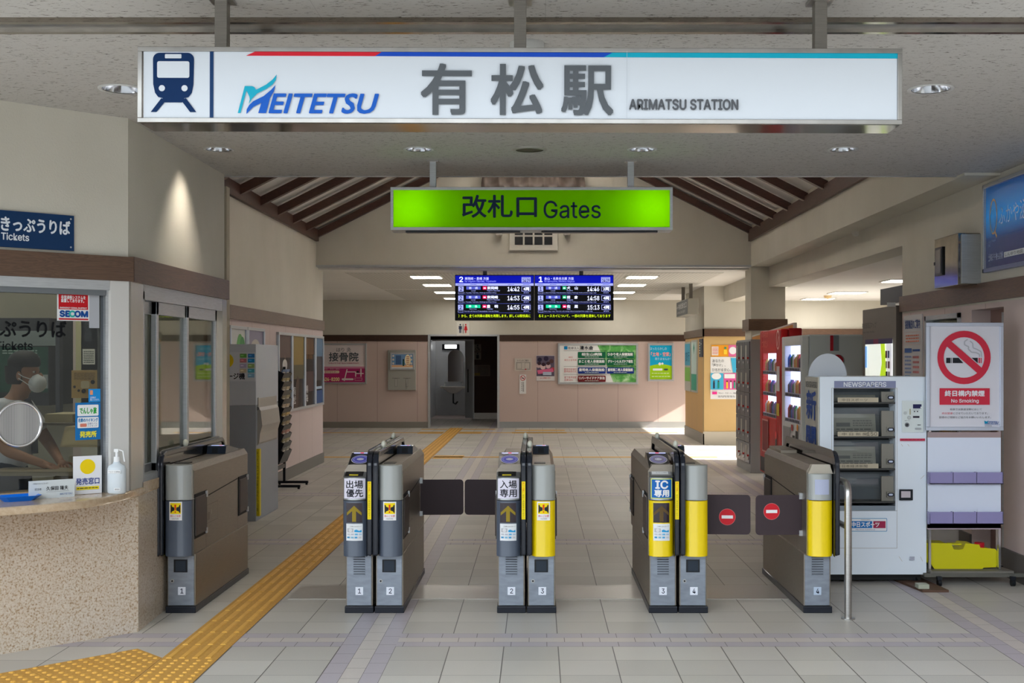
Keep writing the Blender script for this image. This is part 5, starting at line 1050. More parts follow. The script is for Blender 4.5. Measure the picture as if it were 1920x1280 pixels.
for i,(r0,r1) in enumerate(rows):
    za, zb_ = wz(r0+1,YN), wz(r1,YN); h = za-zb_
    mb = MB(); mb.box(cx0,cx1,YN+.005,YN+.15,zb_,zb_+.012,M(66,66,64,.5)).box(cx0,cx1-.0,YN+.14,YN+.15,zb_,za,M(112,118,122,.5)); mb.box(cx1-.09,cx1-.005,YN+.03,YN+.05,zb_+.012,za-.02,M(140,136,126,.45)); tr_ = mb.build('tray', nw)
    mb = MB(); n = 8; vs_ = []
    for k in range(n+1):
        tt = k/n; yy = YN+.012+.05*tt+.018*math.sin(math.pi*tt*1.0); zz = zb_+.016+(h-.02)*tt
        vs_ += [(cx0+.004, yy, zz), (cx1-.10, yy+.006*math.sin(i+tt*7), zz), ]
    fs = [(2*k,2*k+1,2*k+3,2*k+2) for k in range(n)]
    mb.add(vs_, fs, CLEAR, True); mb.build('plastic_cover', tr_)
    if i < 3:
        for q_ in range(2 if i else 1):
            b_ = MB(); y = YN+.075+q_*.03; 
            pts = [(y, zb_+.014), (y+.022, zb_+.012+.0), (y+.05, za-.05-.03*q_), (y+.03, za-.045-.03*q_)]
            b_.prism(pts, cx0+.02+.01*q_, cx1-.115, M(186,178,160,.7), 'x'); a = plane3(b_, (cx0+.02, y-.001, zb_+.014), (1,0,0), (0,.03,h-.08), .0006); a.bars(.02,.02,cx1-cx0-.16,h*.25,2,M(110,106,98)); a.rect(.02,h*.3,.12,h*.6,M(130,126,120)); a.bars(.14,h*.3,cx1-cx0-.16,h*.62,4,M(140,134,124))
            tag(b_.build('folded_newspaper'), 'folded newspaper in the %s tray of the newspaper machine%s' % (('top','second','third')[i], ', front copy' if q_ == 0 and i else (', back copy' if q_ else '')), 'newspaper', 'newspapers in the vending machine')
        b_ = MB(); b_.box(cx0+.03,cx1-.12,YN+.002,YN+.006,zb_+.012,zb_+.045,M(196,184,160,.6)); a = Art(b_, lambda u,v,k: (u, YN+.0015-k*.0003, v)); a.text(['中日スポーツ','中 日 新 聞','日本経済新聞'][i], cx0+.06, zb_+.018, cx0+.24, zb_+.038, M(90,84,76)); 
        if i == 1: a.text('150', cx1-.2, zb_+.016, cx1-.13, zb_+.042, M(90,84,76))
        b_.build('price_strip', tr_)
    py_ = (745,805,865,927)[i]; b_ = MB(); a = front(b_, YN+.004, .0008); b_.box(wx(1664,YN),wx(1677,YN),YN+.006,YN+.03,wz(py_+5,YN),wz(py_-5,YN),M(140,136,126,.45)); a.rrect(1664,py_-3.6,1676.5,py_+3.6,3.4,M(20,26,44,.3)); a.rrect(1666.5,py_-1.8,1674,py_+1.8,1.6,M(206,216,236)); b_.build('selection_button', nw)
mb = MB(); mb.box(cx0,cx1,YN+.005,YN+.15,cz0,wz(948,YN),M(130,140,150,.3,.4)); mb.build('bottom_tray', nw)
mb = MB(); a = front(mb, YN-.0003, .0006); a.rect(1564,714,1679.5,727,M(140,146,178)); a.text('NEWSPAPERS',1582,724.8,1661.5,716.2,M(232,234,240),bold=.35)
a.frame(1559,727,1682,1027.5,.7,M(180,176,170)); a.rect(1559,957,1682,957.6,M(150,150,150))
a.rrect(1594,971,1663,996,2,M(60,150,200)); a.rrect(1595,972,1662,995,1.6,M(238,240,244)); a.rect(1596,976.5,1635,989.5,M(20,120,196)); a.rect(1637,976.5,1660,989.5,M(170,40,80)); a.text('中日スポーツ',1596.5,987.5,1648,977.8,WHITE,bold=.35,shear=.0); a.text('http://www.chunichi.co.jp',1604,993.6,1640,991,M(40,80,150)); a.text('CHUNICHI SPORTS',1614,975,1631,973,GREYTXT)
a.rect(1690.5,751,1730.5,810,M(226,234,232)); a.rect(1711,757.5,1727,765.5,M(34,36,84)); a.rect(1725,762,1727,765,WHITE); a.rect(1711,779.5,1723,783,M(40,30,50)); a.rect(1712.5,770,1715,772,INK); a.rect(1718,770,1720.5,772,INK); a.bars(1710,767.5,1723,768.5,1,GREYTXT); a.disc(1696,774,3,M(200,206,204)); a.disc(1703.5,782.5,3.4,M(200,206,204)); a.ring(1703.5,782.5,3.4,.5,GREYM); a.rect(1704,766,1706.5,777,M(190,186,160)); a.disc(1699.5,796,4.2,M(120,126,132,.2,.8)); a.disc(1699.5,796,2,INK); a.rect(1719,795.5,1725,796.6,INK); a.rrect(1714,801.5,1726,805,1.6,M(180,186,190,.3,.6)); a.text('御利用ください',1695,789,1705,787.3,GREYTXT)
a.rect(1686,821.5,1733,826,M(206,60,90)); a.bars(1688,822.6,1731,824.8,1,M(120,30,50)); a.rect(1684.5,916.5,1710,937,M(24,28,36)); a.rect(1688,920,1705.5,932,M(206,196,202)); a.rect(1704,1042,1713,1049,M(176,180,196))
for (u,v,u2,v2) in ((1684,1042,1690,1051),(1724,1042,1728,1051),(1688,832,1691,836),(1700,832,1703,836),(1724,897,1731,890)): a.line([(u,v),(u2,v2)],.6,M(196,188,166))
mb.build('front_print', nw)
MB().box(x0+.02,x1-.02,YN+.06,YN+.40,.02,.07,M(30,30,30,.6)).build('plinth', nw)
mb = MB(); 
for xx in (x0+.06, x1-.06):
    for yy in (YN+.08, YN+.38): mb.cyl((xx,yy,0), .025, .04, 'z', BLACK, 12)
mb.build('levelling_feet', nw)
mb = MB(); yy = YN+.3; xc_ = wx(1552,yy); n = 20; r_ = wx(1588,yy)-xc_
zb_ = zt; mb.prism([(xc_+r_*math.cos(math.pi*i/n), zb_+.165*math.sin(math.pi*i/n)) for i in range(n+1)], yy, yy+.012, M(206,210,216,.5), 'y'); tag(mb.build('domed_board'), 'white half-round board standing on the newspaper machine', 'board')
mb = MB(); xw = wx(1700,8.35); mb.prism([(wx(1698,8.3),8.62),(wx(1718,8.3),8.16),(wx(1766,8.3),8.16),(wx(1755,8.3),8.62)], 0, .016, M(96,72,58,.6), 'z'); tag(mb.build('wooden_mat'), 'thin brown board under the newspaper machine corner', 'board')
mb = MB(); mb.box(wx(1718,8.25),wx(1738,8.25),8.2,8.28,.016,.045,M(176,180,160,.5)); tag(mb.build('small_block'), 'small pale block lying on the thin brown board', 'block', None)
# no smoking stand
YSn = 8.42; ns = thing('notice_stand', 'wheeled notice stand with a large no smoking poster', 'notice stand', (wx(1810,YSn), YSn+.2, 0))
x0, x1 = wx(1737,YSn), wx(1882,YSn); ff = M(206,214,228,.35,.5)
mb = MB(); fr_box(mb, 1737, 604.5, 1882, 807, YSn-.02, .03, .026, ff, M(150,156,166,.5)); mb.build('poster_frame', ns, .003)
mb = MB(); Yp = YSn-.009; mb.box(wx(1744,Yp), wx(1875,Yp), Yp, Yp+.004, wz(800,Yp), wz(611,Yp), M(226,226,234,.3)); a = front(mb, Yp-.0005, .0006)
RR = M(214,48,72,.5); cxp, cyp, rp = 1807, 670, 50
a.rect(1774,670.5,1782,680.5,INK); a.rect(1783,670.5,1784.2,680.5,INK); a.poly([(1786,670.5),(1797,670.5),(1806,680.5),(1786,680.5)],INK); a.poly([(1821.5,670.5),(1833,670.5),(1833,680.5)],INK); a.rect(1834.5,670.5,1837,680.5,RR); a.rect(1838.3,670.5,1840,680.5,RR)
sm = M(190,192,200); 
a.line([(1814,636),(1808,640),(1808,646),(1816,650),(1815,654),(1821,660),(1830,661),(1836,664),(1836,669)],2.4,sm); a.line([(1818,639),(1823,643),(1824,652),(1832,655),(1839,659),(1840,669)],2.2,sm)
a.ring(cxp,cyp,rp,12,RR); a.poly([(1774,648.5),(1783,639.5),(1841,690),(1832,699.5)],RR)
a.rect(1761,727.5,1855,758.5,RR); a.text('終日構内禁煙',1771,742.5,1845,732,M(236,232,238),bold=.5); a.text('No Smoking',1783,756,1834,747.8,M(236,232,238),bold=.25)
a.text('名鉄では鉄道全駅において',1780,769,1840,765,GREYTXT); a.text('終日禁煙',1765,776.5,1785,772.5,RR); a.text('にさせていただいております。',1786,776.5,1851,772.5,GREYTXT); a.text('皆様のご理解とご協力をお願いいたします。',1760,784,1857,779.8,GREYTXT)
a.text('MEITETSU',1845,794.5,1870,789.5,M(40,100,170),bold=.2,shear=.25); a.poly([(1844,788),(1849,790),(1852,787),(1850,793),(1845,794)],M(0,150,190)); a.rect(1845,795.5,1874,795.9,M(40,100,170)); a.text('名古屋鉄道',1845,799,1858,796.8,GREYTXT)
mb.build('poster', ns)
for px in (1745, 1876): x = wx(px,YSn); MB().box(x-.008, x+.008, YSn+.015, YSn+.04, .1, 1.2, CHROME).build('upright', ns)
x = wx(1871,YSn+.3); MB().box(x-.008, x+.008, YSn+.3, YSn+.32, .1, .5, CHROME).build('rear_upright', ns)
LVm = M(150,144,190,.35,coat=.3); BD = M(228,236,252,.4)
mb = MB(); mb.box(x0+.01, x1-.02, YSn+.0, YSn+.012, wz(990,YSn), wz(820,YSn), BD).box(x0+.01,x1-.02,YSn+.0,YSn+.014,wz(992,YSn),wz(980,YSn),M(190,170,180,.5)).box(x0+.01,x1-.02,YSn,YSn+.014,wz(820,YSn),wz(810,YSn),M(170,150,150,.5)); mb.build('back_board', ns)
for (za, zb_) in ((884,906),(958,981)):
    mb = MB(); mb.box(x0+.012,x1-.02,YSn-.045,YSn-.04,wz(zb_,YSn),wz(za,YSn),LVm).box(x0+.012,x1-.02,YSn-.045,YSn,wz(zb_,YSn),wz(zb_,YSn)+.006,M(96,84,120,.5))
    for px in (1738.5,1783,1827,1876): x = wx(px,YSn); mb.box(x-.002,x+.002,YSn-.045,YSn,wz(zb_,YSn),wz(za,YSn),LVm)
    mb.build('leaflet_pocket', ns)
mb = MB(); mb.prism([(x0+.02,YSn-.03),(x1+.06,YSn-.03),(x1+.0,YSn+.5),(x0+.025,YSn+.5)], .088, .104, M(116,112,104,.6), 'z'); mb.build('base_board', ns)
MB().box(x0-.02,x1+.14,YSn-.02,YSn+.01,.06,.086,M(110,108,100,.5,.4)).build('base_bar', ns)
for (px, yy) in ((1761,YSn-.04),(1899,YSn-.04),(1770,YSn+.4),(1880,YSn+.4)):
    x = wx(px, yy); mb = MB(); mb.cyl((x-.012,yy,.026), .026, .024, 'x', BLACK, 16).box(x-.016,x+.016,yy-.015,yy+.015,.045,.07,DARK); mb.build('caster', ns)
# yellow tank
yt = YSn+.06; tk = thing('water_tank', 'yellow plastic tank with a red cap on the stand base', 'tank', (wx(1803,yt), yt+.1, .104))
TY = M(214,206,20,.45,coat=.2); pz = lambda p: wz(p, yt)
sil = [(1738,1052),(1746,1053),(1752,1062),(1756,1067),(1838,1067),(1843,1062),(1866,1061),(1868,1055),(1868,1036),(1864,1032),(1836,1030),(1834,1024),(1812,1022),(1808,1032),(1798,1034),(1786,1033),(1782,1022),(1738,1021)]
zsh = .104-wz(1067,yt); mb = MB(); mb.prism([(wx(p,yt), wz(q_,yt)+zsh) for p,q_ in sil], yt, yt+.22, TY, 'y'); mb.build('tank_body', tk, .012, 3)
MB().box(wx(1782,yt),wx(1807,yt),yt+.04,yt+.09,wz(1024,yt)+zsh,wz(1021,yt)+zsh,TY).build('handle', tk, .003)
MB().cyl((wx(1844,yt),yt+.08,wz(1031,yt)+zsh), .034, .04, 'z', M(200,24,44,.4), 20).build('cap', tk, .003)
# handrail
hr = thing('handrail', 'steel tube handrail with two rails right of the last gate', 'handrail', (1.89, 7.33, 0)); xh = 1.905
pts = [(xh,7.33,0),(xh,7.33,.74)]+[(xh, 7.33+.07*(1-math.cos(R(a_))), .76+.07*math.sin(R(a_))) for a_ in (15,40,65,90)]+[(xh,8.5,.83),(xh,8.56,.76),(xh,8.56,0)]
MB().tube(pts, .0225, STEEL, 16).build('hoop', hr); MB().tube([(xh,7.34,.56),(xh,8.55,.56)], .018, STEEL, 12).build('lower_rail', hr); MB().cyl((xh,7.33,0), .042, .008, 'z', STEEL, 24).cyl((xh,8.56,0), .042, .008, 'z', STEEL, 24).build('foot_flange', hr)

# ================================================================== TICKET GATES
Yf = 7.44; Yr = 8.90
def plan(x0, x1, y0, y1, bulge=.022, r=.022):
    n = 8; pts = [(x0, y1), (x0, y0+r)]; 
    for i in range(n+1):
        t = i/n; x = x0+(x1-x0)*t; e = min(t, 1-t)*(x1-x0); k = 1 if e >= r else math.sqrt(max(0, 1-((r-e)/r)**2))
        pts.append((x, y0+r-k*r-bulge*math.sin(math.pi*t)+.0))
    return pts+[(x1, y0+r), (x1, y1)]
def unit(th, lx0, lx1, ux0, ux1, head, color, side, num, kind, facing_lane_sign=None, slots=True, louver=None, caplabel=False):
    cm_ = {'g': GPANEL, 'y': YEL}[color]; louver = head if louver is None else louver
    MB().box(lx0-.006, lx1+.006, Yf+.055, Yr-.02, 0, .042, M(22,26,36,.4,coat=.3)).build('kick_base', th, .004)
    MB().box(lx0, lx1, Yf+.075, Yr-.03, .042, .368, GATESTEEL).build('lower_cabinet', th, .003)
    mb = MB(); mb.box(lx0+.006, lx1-.008, Yf+.068, Yf+.0745, .045, .36, DOORSTEEL); mb.build('front_door', th, .002)
    # upper body section across, chamfer on the passage side
    xa, xb = (ux0, ux1); ch = .025
    if side > 0: sec = [(xa,.368),(xb,.368),(xb,.89),(xb-ch,.928),(xa,.928)]
    else: sec = [(xa,.368),(xb,.368),(xb,.928),(xa+ch,.928),(xa,.89)]
    MB().prism(sec, Yf+.065, Yr, GATESTEEL, 'y').build('upper_body', th, .002)
    MB().prism(plan(ux0+.001, ux1-.001, Yf, Yf+.064), .366, .712, cm_, 'z', True).build('front_panel', th, .0015)
    px = lambda x, y=Yf: 0
    cxm = (ux0+ux1)/2; w = ux1-ux0; ybul = lambda x: Yf-.022*math.sin(math.pi*min(1, max(0, (x-ux0)/w)))
    def cart(mb, e=.0006):
        a = Art(mb, lambda u, v, k: (cxm+u, ybul(cxm+u)-.001-k*e, v)); a.strip = .006; return a
    if head:
        MB().prism(plan(ux0+.001, ux1-.001, Yf, Yf+.064), .716, .858, M(150,152,152,.35,.5), 'z', True).build('sign_housing', th, .002)
        mb = MB(); mb.prism([(Yf,.859),(Yf+.10,.90),(Yf+.10,.87),(Yf+.01,.859)], ux0+.002, ux1-.002, M(120,122,124,.35,.5), 'x')
        a = plane3(mb, (ux0+.002, Yf-.001, .859), (1,0,0), (0,.10,.041), .0006)
        if kind == 'ic': a.rect(.012,.02,w-.015,.085,M(160,158,158)); a.rect(.018,.035,w-.03,.075,WHITE); a.text('IC カード専用',.045,.05,w-.04,.06,GREYTXT)
        else: a.rect(.008,.012,w-.03,.095,M(14,14,16)); a.poly([(.03,.02),(w-.055,.02),(w-.048,.085),(.02,.085)],M(34,36,38)); a.rect(.034,.016,w-.06,.032,M(222,206,60))
        mb.build('ticket_slot', th)
        mb = MB(); sx0, sx1 = ux0+.008, ux1-.004
        mb.prism([(Yf+.10,.90),(Yf+.115,.912),(Yf+.31,.985),(Yf+.36,.985),(Yf+.42,.93),(Yf+.10,.89)], sx0, sx1, M(26,27,30,.3,coat=.4), 'x')
        a = plane3(mb, (sx0, Yf+.115-.0005, .913), (1,0,0), (0,.195,.073), .0006); ww = sx1-sx0
        cc_ = (90,90,196) if kind != 'ic' else (150,140,170)
        a.disc(ww/2,.105,ww*.42,M(206,206,216),rv=.062); a.disc(ww/2,.105,ww*.385,M(*cc_),rv=.055); a.disc(ww/2,.105,ww*.33,M(160,160,226),rv=.047); a.disc(ww/2,.105,ww*.29,M(*cc_),rv=.040); a.disc(ww/2,.105,ww*.16,M(226,224,236),rv=.016); a.text('タッチ', ww*.38, .1, ww*.62, .113, M(90,90,160))
        a.rect(ww*.12,.188,ww*.9,.2,M(200,206,255,emit=.6)); a.rect(ww*.42,.188,ww*.58,.2,M(230,90,120,emit=.6))
        mb.build('card_reader', th, .002)
        mb = MB(); a = cart(mb)
        hw = w/2-.009
        base = M(226,222,236,.4) if kind != 'ic' else M(214,226,110,.4)
        def curved(u0, v0, u1, v1, m_):
            n = 10; k = a.nxt()
            for i in range(n):
                ua_, ub2 = u0+(u1-u0)*i/n, u0+(u1-u0)*(i+1)/n; mb.add([a.fn(ua_,v0,k),a.fn(ub2,v0,k),a.fn(ub2,v1,k),a.fn(ua_,v1,k)], [(0,1,2,3)], m_, True)
        curved(-hw,.727,hw,.851,base)
        if kind == 'ic':
            curved(-hw+.005,.732,hw-.005,.846,M(10,100,180,.4)); a.text('IC',-.038,.79,.038,.838,WHITE,bold=.0028); a.text('専用',-.045,.74,.045,.782,WHITE,bold=.0022)
        else:
            t1, t2 = kind; a.text(t1,-.052,.791,.052,.84,INK,bold=.0009); a.text(t2,-.052,.737,.052,.786,INK,bold=.0009)
        mb.build('lane_sign', th)
        mb = MB(); a = cart(mb); 
        def cq(u0,v0,u1,v1,m_): 
            n = 6; k = a.nxt()
            for i in range(n):
                ua_, ub2 = u0+(u1-u0)*i/n, u0+(u1-u0)*(i+1)/n; mb.add([a.fn(ua_,v0,k),a.fn(ub2,v0,k),a.fn(ub2,v1,k),a.fn(ua_,v1,k)], [(0,1,2,3)], m_, True)
        cq(-.052,.578,.048,.70,M(40,26,36,.15,coat=.6)); ar = M(150,128,30) if kind != 'ic' else M(96,74,40)
        a.poly([(-.002,.684),(.044,.640),(.044,.622),(.010,.650),(.010,.584),(-.014,.584),(-.014,.650),(-.048,.622),(-.048,.640)], ar); mb.build('arrow_display', th)
        mb = MB(); a = cart(mb); cq(-.052,.466,.050,.571,M(232,234,236,.4)); a.text('ご利用になれるカード',-.03,.551,.044,.559,INK); a.rect(-.045,.518,-.006,.543,M(190,190,194)); a.disc(-.025,.531,.011,M(222,222,224)); a.poly([(.0,.52),(.044,.518),(.044,.534),(.03,.527),(.012,.536),(.0,.532)],M(50,160,214))
        for i, c_ in enumerate(((200,200,205),(190,190,200),(110,180,220),(180,200,220))): a.rect(-.045+i*.024,.501,-.027+i*.024,.511,M(*c_))
        for i, c_ in enumerate(((60,150,200),(120,180,210),(70,160,210),(206,206,210))): a.rect(-.045+i*.024,.482,-.029+i*.024,.492,M(*c_))
        mb.build('card_sticker', th)
    else:
        capm = CAPGREY
        if caplabel:
            MB().prism(plan(ux0+.001, ux1-.001, Yf, Yf+.064), .716, .88, capm, 'z', True).build('end_cap', th, .004)
            MB().prism([(ux0+.002,.881),(ux1-.002,.881),(ux1-.02,.934),(ux0+.025,.934)], Yf+.012, Yf+.075, M(176,168,154,.35,.4), 'y').build('cap_top', th, .003)
            mb = MB(); a = cart(mb); n = 6; k = 2
            for i in range(n):
                u0_, u1_ = -.042+.088*i/n, -.042+.088*(i+1)/n; mb.add([a.fn(u0_,.752,k),a.fn(u1_,.752,k),a.fn(u1_,.846,k),a.fn(u0_,.846,k)], [(0,1,2,3)], M(176,182,206,.35), True)
            mb.build('cap_label', th)
        else:
            MB().prism(plan(ux0+.001, ux1-.001, Yf, Yf+.064), .716, .934, capm, 'z', True).build('end_cap', th, .007)
        if color == 'g' or num == '3':
            mb = MB(); a = cart(mb); m_ = M(240,240,240,.4); o_ = 0 if num != '1' else -.006
            s = lambda u0,v0,u1,v1,m2: a.rect(u0+o_,v0,u1+o_,v1,m2)
            s(-.04,.592,.04,.708,m_); s(-.034,.632,.034,.70,M(250,220,0)); 
            for sg2 in (-1,1): a.poly([(o_+sg2*.031,.688),(o_+sg2*.024,.688),(o_+sg2*.022,.678),(o_+sg2*.006,.672),(o_+sg2*.006,.654),(o_+sg2*.022,.648),(o_+sg2*.024,.640),(o_+sg2*.031,.640)], INK)
            a.poly([(o_-.006,.69),(o_+.006,.69),(o_+.003,.655),(o_-.003,.655)],M(226,60,10)); a.disc(o_,.645,.0045,M(226,60,10))
            a.text('扉にご注意',o_-.033,.613,o_+.033,.627,M(214,60,50)); a.text('CAUTION',o_-.02,.599,o_+.02,.607,GREYTXT); mb.build('caution_sticker', th)
        # reader block of the far end seen from behind
        sx0, sx1 = (ux0+.004, ux1-.03) if side > 0 else (ux0+.03, ux1-.004)
        if not caplabel:
            mb = MB(); mb.prism([(Yr-.52,.925),(Yr-.50,.982),(Yr-.44,.985),(Yr-.16,.94),(Yr-.16,.925)], sx0, sx1, M(22,34,50,.3,coat=.4), 'x')
            a = plane3(mb, (sx0, Yr-.50, .9835), (1,0,0), (0,1,.0), .0006); a.rect(.02,.01,sx1-sx0-.02,.04,M(190,206,255,emit=.9)); a.rect((sx1-sx0)*.6,.01,(sx1-sx0)*.75,.04,M(230,120,140,emit=.8))
            a = Art(mb, lambda u, v, k: (sx0+u, Yr-.52-.001+.35*(v-.925)-k*.0006, v)); a.rect(.035,.935,.075,.97,M(10,14,22)); mb.build('far_card_reader', th, .002)
            MB().box(sx0+.01, sx1-.03, Yf+.16, Yf+.24, .928, .934, M(90,86,80,.4,.5)).build('ticket_outlet', th)
        if caplabel:
            MB().box(sx0, sx1, Yr-.45, Yr-.02, .925, .95, M(150,140,126,.4,.5)).build('top_cover', th, .004)
    # front door details
    mb = MB(); yd = Yf+.0675; lc = (lx0+lx1)/2
    a = Art(mb, lambda u, v, k: (lc+u, yd-k*.0005, v))
    if louver:
        off = 0
        for i in range(8): mb.box(lc-.038, lc+.038, yd-.006, yd, .235+i*.0155, .2405+i*.0155, DOORSTEEL); a.rect(-.036,.2415+i*.0155,.036,.2455+i*.0155,M(60,64,70))
        mb.build('louvers', th, .001); mb = MB(); a = Art(mb, lambda u, v, k: (lc+u, yd-k*.0005, v))
    else:
        mb.box(lc-.045,lc+.04,yd-.006,yd,.255,.335,M(20,24,30,.3,coat=.4)); mb.box(lc-.034,lc+.03,yd-.0075,yd-.006,.262,.328,M(38,48,60,.3)); mb.build('recess_handle', th, .004)
        MB().cyl((lc-.055,yd-.005,.200),.011,.006,'y',STEEL,18).cyl((lc-.055,yd-.007,.200),.006,.003,'y',DARK,12).build('lock', th)
        mb = MB(); a = Art(mb, lambda u, v, k: (lc+u, yd-k*.0005, v))
    o_ = .004 if not louver else 0
    a.rect(-.024+o_,.112,.024+o_,.162,M(226,230,240,.4) if not caplabel else M(176,190,208,.4)); a.text(num,-.008+o_,.122,.01+o_,.152,M(40,44,64),bold=.0006); mb.build('number_plate', th)
    # passage side : stowed leaf shadow frames, seam
    xs = ux1 if side > 0 else ux0; sg_ = side
    def sbx(y0, y1, z0, z1, t0, t1, m_):
        a_, b_ = sorted((xs+sg_*t0, xs+sg_*t1)); return MB().box(a_, b_, y0, y1, z0, z1, m_)
    mb = sbx(Yf+.30, Yr-.42, .366, .37, 0, .004, GATESTEEL)
    a = Art(mb, lambda u, v, k: (xs+sg_*(.0005+k*.0004), u, v)); BK = M(14,12,12,.6)
    a.line([(Yf+.34,.73),(Yr-.36,.73)] if False else [(Yf+.36,.70),(Yr-.30,.735)],.008,BK); a.line([(Yf+.34,.368),(Yf+.34,.70)],.003,M(70,64,58)); a.line([(Yr-.30,.368),(Yr-.30,.735)],.003,M(70,64,58)); a.frame(Yf+.36,.52,Yf+.62,.64,.0015,M(70,64,58)); a.rect(Yf+.46,.57,Yf+.465,.60,M(200,196,190)); a.bars(Yf+.37,.54,Yf+.42,.59,5,M(80,74,66))
    mb.build('side_seams', th)
    return xs
def leaf_stowed(th, xs, sg_, y0, y1):
    a_, b_ = sorted((xs-sg_*.004, xs+sg_*.006)); MB().box(a_, b_, y0-.012, y1+.012, .462, .742, M(16,14,14,.6)).build('leaf_shadow_frame', th)  # black plate stands for the shadow around the stowed leaf
    a_, b_ = sorted((xs, xs+sg_*.012)); MB().box(a_, b_, y0, y1, .478, .722, M(80,70,66,.5)).build('door_leaf', th, .006)
    a_, b_ = sorted((xs, xs+sg_*.016)); MB().box(a_, b_, y1-.02, y1+.004, .70, .738, ALU).box(a_, b_, y1-.02, y1+.004, .466, .50, ALU).build('hinge', th)
def leaf_open(th, xs, sg_, yh, length, ang, nosign=False):
    # vertical leaf swung across the lane
    t = .026; L = length; ca, sa = math.cos(R(ang)), math.sin(R(ang)); mb = MB()
    def P(u, n, z): return Vector((xs+sg_*(.008+u*ca)-0, yh-u*sa+n, z))
    r = .02; prof_ = arcpts(L-r,.722-r,r,90,0,4)+arcpts(L-r,.478+r,r,0,-90,4)+[(0,.478),(0,.722)]
    n = len(prof_); vs_ = [P(u,-t/2,z) for u, z in prof_]+[P(u,t/2,z) for u, z in prof_]
    mb.add(vs_, [tuple(range(n)), tuple(range(n,2*n))]+[(i,(i+1)%n,n+(i+1)%n,n+i) for i in range(n)], BROWNFLAP); d = mb.build('door_leaf', th, .005)
    if nosign:
        mb = MB(); O = P(L*.5 if sg_ > 0 else L*.66, -t/2-.0008, .585 if sg_ > 0 else .623); Uv = (P(1,0,0)-P(0,0,0)).normalized()*sg_; a = plane(mb, O, Uv, (Uv.y,-Uv.x,0))
        a.disc(0,0,.053,M(206,120,120)); a.disc(0,0,.0505,M(206,30,44)); a.rect(-.036,-.01,.036,.01,WHITE); mb.build('no_entry_sign', d)
    x0, x1 = sorted((xs, xs+sg_*.02)); MB().box(x0, x1, yh-.02, yh+.02, .70, .738, ALU).box(x0, x1, yh-.02, yh+.02, .466, .50, ALU).build('hinge', th)
def guard(th, x0, x1, lamp_y=None, label=False):
    o = 0.022; r = .10; zt = 1.017; y0 = Yf-.03; y1 = Yr+.02
    outer = [(y0,.375)]+[(y0+r-r*math.cos(R(a_)), zt-r+r*math.sin(R(a_))) for a_ in range(0,91,9)]+[(y1-r+r*math.sin(R(a_)), zt-r+r*math.cos(R(a_))) for a_ in range(0,91,9)]+[(y1,.375)]
    ri = r-.035; inner = [(y1-.035,.375)]+[(y1-r+ri*math.cos(R(a_)), zt-r+ri*math.sin(R(a_))) for a_ in range(0,91,9)]+[(y0+r-ri*math.sin(R(a_)), zt-r+ri*math.cos(R(a_))) for a_ in range(0,91,9)]+[(y0+.035,.375)]
    MB().prism(outer+inner, x0, x1, M(30,34,44,.25,coat=.6), 'x', False).build('guard_rail', th, .009, 3)
    MB().box((x0+x1)/2-.006, (x0+x1)/2+.006, y0+.03, y1-.03, .368, zt-.03, M(40,38,38,.15,coat=.8)).build('guard_panel', th)
    if lamp_y:
        MB().ball(((x0+x1)/2, lamp_y, 1.035), .017, .03, .026, M(226,226,210,.4)).build('sensor_lamp', th)
    if label:
        mb = MB(); yy = y0-.001; a = Art(mb, lambda u, v, k: (u, yy-k*.0005, v)); xm = (x0+x1)/2
        a.rect(xm-.0115,.60,xm+.0115,.835,M(250,224,20)); a.text('扉\nに\nご\n注\n意\n！',xm-.006,.765,xm+.006,.83,M(220,70,20)); a.text('か\nけ\nこ\nみ\nは\nお\nや\nめ\nく\nだ\nさ\nい',xm-.005,.605,xm+.005,.755,M(60,56,20)); mb.build('warning_strip', th)
def gate_pair(cx, name_label, lcol, rcol, lk, rk_num, lnum, lefts, rights):
    th = thing('ticket_gate', name_label, 'ticket gate', (cx, (Yf+Yr)/2, 0), 'ticket gates')
    xs = unit(th, cx-.18, cx-.012, cx-.188, cx-.038, True, lcol, -1, lnum, lk)
    xr_ = unit(th, cx+.008, cx+.18, cx+.033, cx+.178, False, rcol, 1, rk_num, None)
    guard(th, cx-.036, cx-.002, 8.65, True); guard(th, cx+.001, cx+.035, 7.82)
    return th, xs, xr_
# gate 1 (by the ticket office)
ga_ = thing('ticket_gate', 'single grey ticket gate numbered 1 beside the granite counter', 'ticket gate', (-2.24, (Yf+Yr)/2, 0), 'ticket gates')
xs = unit(ga_, -2.329, -2.151, -2.325, -2.160, False, 'g', 1, '1', None); guard(ga_, -2.359, -2.327, 7.95)
leaf_stowed(ga_, xs, 1, Yf+.08, Yf+.33); leaf_stowed(ga_, xs, 1, Yr-.27, Yr-.04)
g2, xl, xr_ = gate_pair(-1.0244, 'grey ticket gate numbered 1 and 2', 'g', 'g', ('出場','優先'), '2', '1', None, None)
leaf_stowed(g2, xl, -1, Yf+.08, Yf+.33); leaf_stowed(g2, xr_, 1, Yf+.08, Yf+.33); leaf_open(g2, xr_, 1, Yr-.30, .30, -2)
g3, xl, xr_ = gate_pair(-.0686, 'ticket gate numbered 2 and 3, grey left half and yellow right half', 'g', 'y', ('入場','専用'), '3', '2', None, None)
leaf_open(g3, xl, -1, Yr-.30, .255, -2); leaf_stowed(g3, xl, -1, Yf+.08, Yf+.33); leaf_stowed(g3, xr_, 1, Yf+.08, Yf+.33)
g4, xl, xr_ = gate_pair(.884, 'yellow ticket gate numbered 3 and 4 with a blue sign', 'y', 'y', 'ic', '4', '3', None, None)
leaf_stowed(g4, xl, -1, Yf+.08, Yf+.33); leaf_stowed(g4, xl, -1, Yr-.27, Yr-.04); leaf_open(g4, xr_, 1, Yf+.22, .285, 4, True)
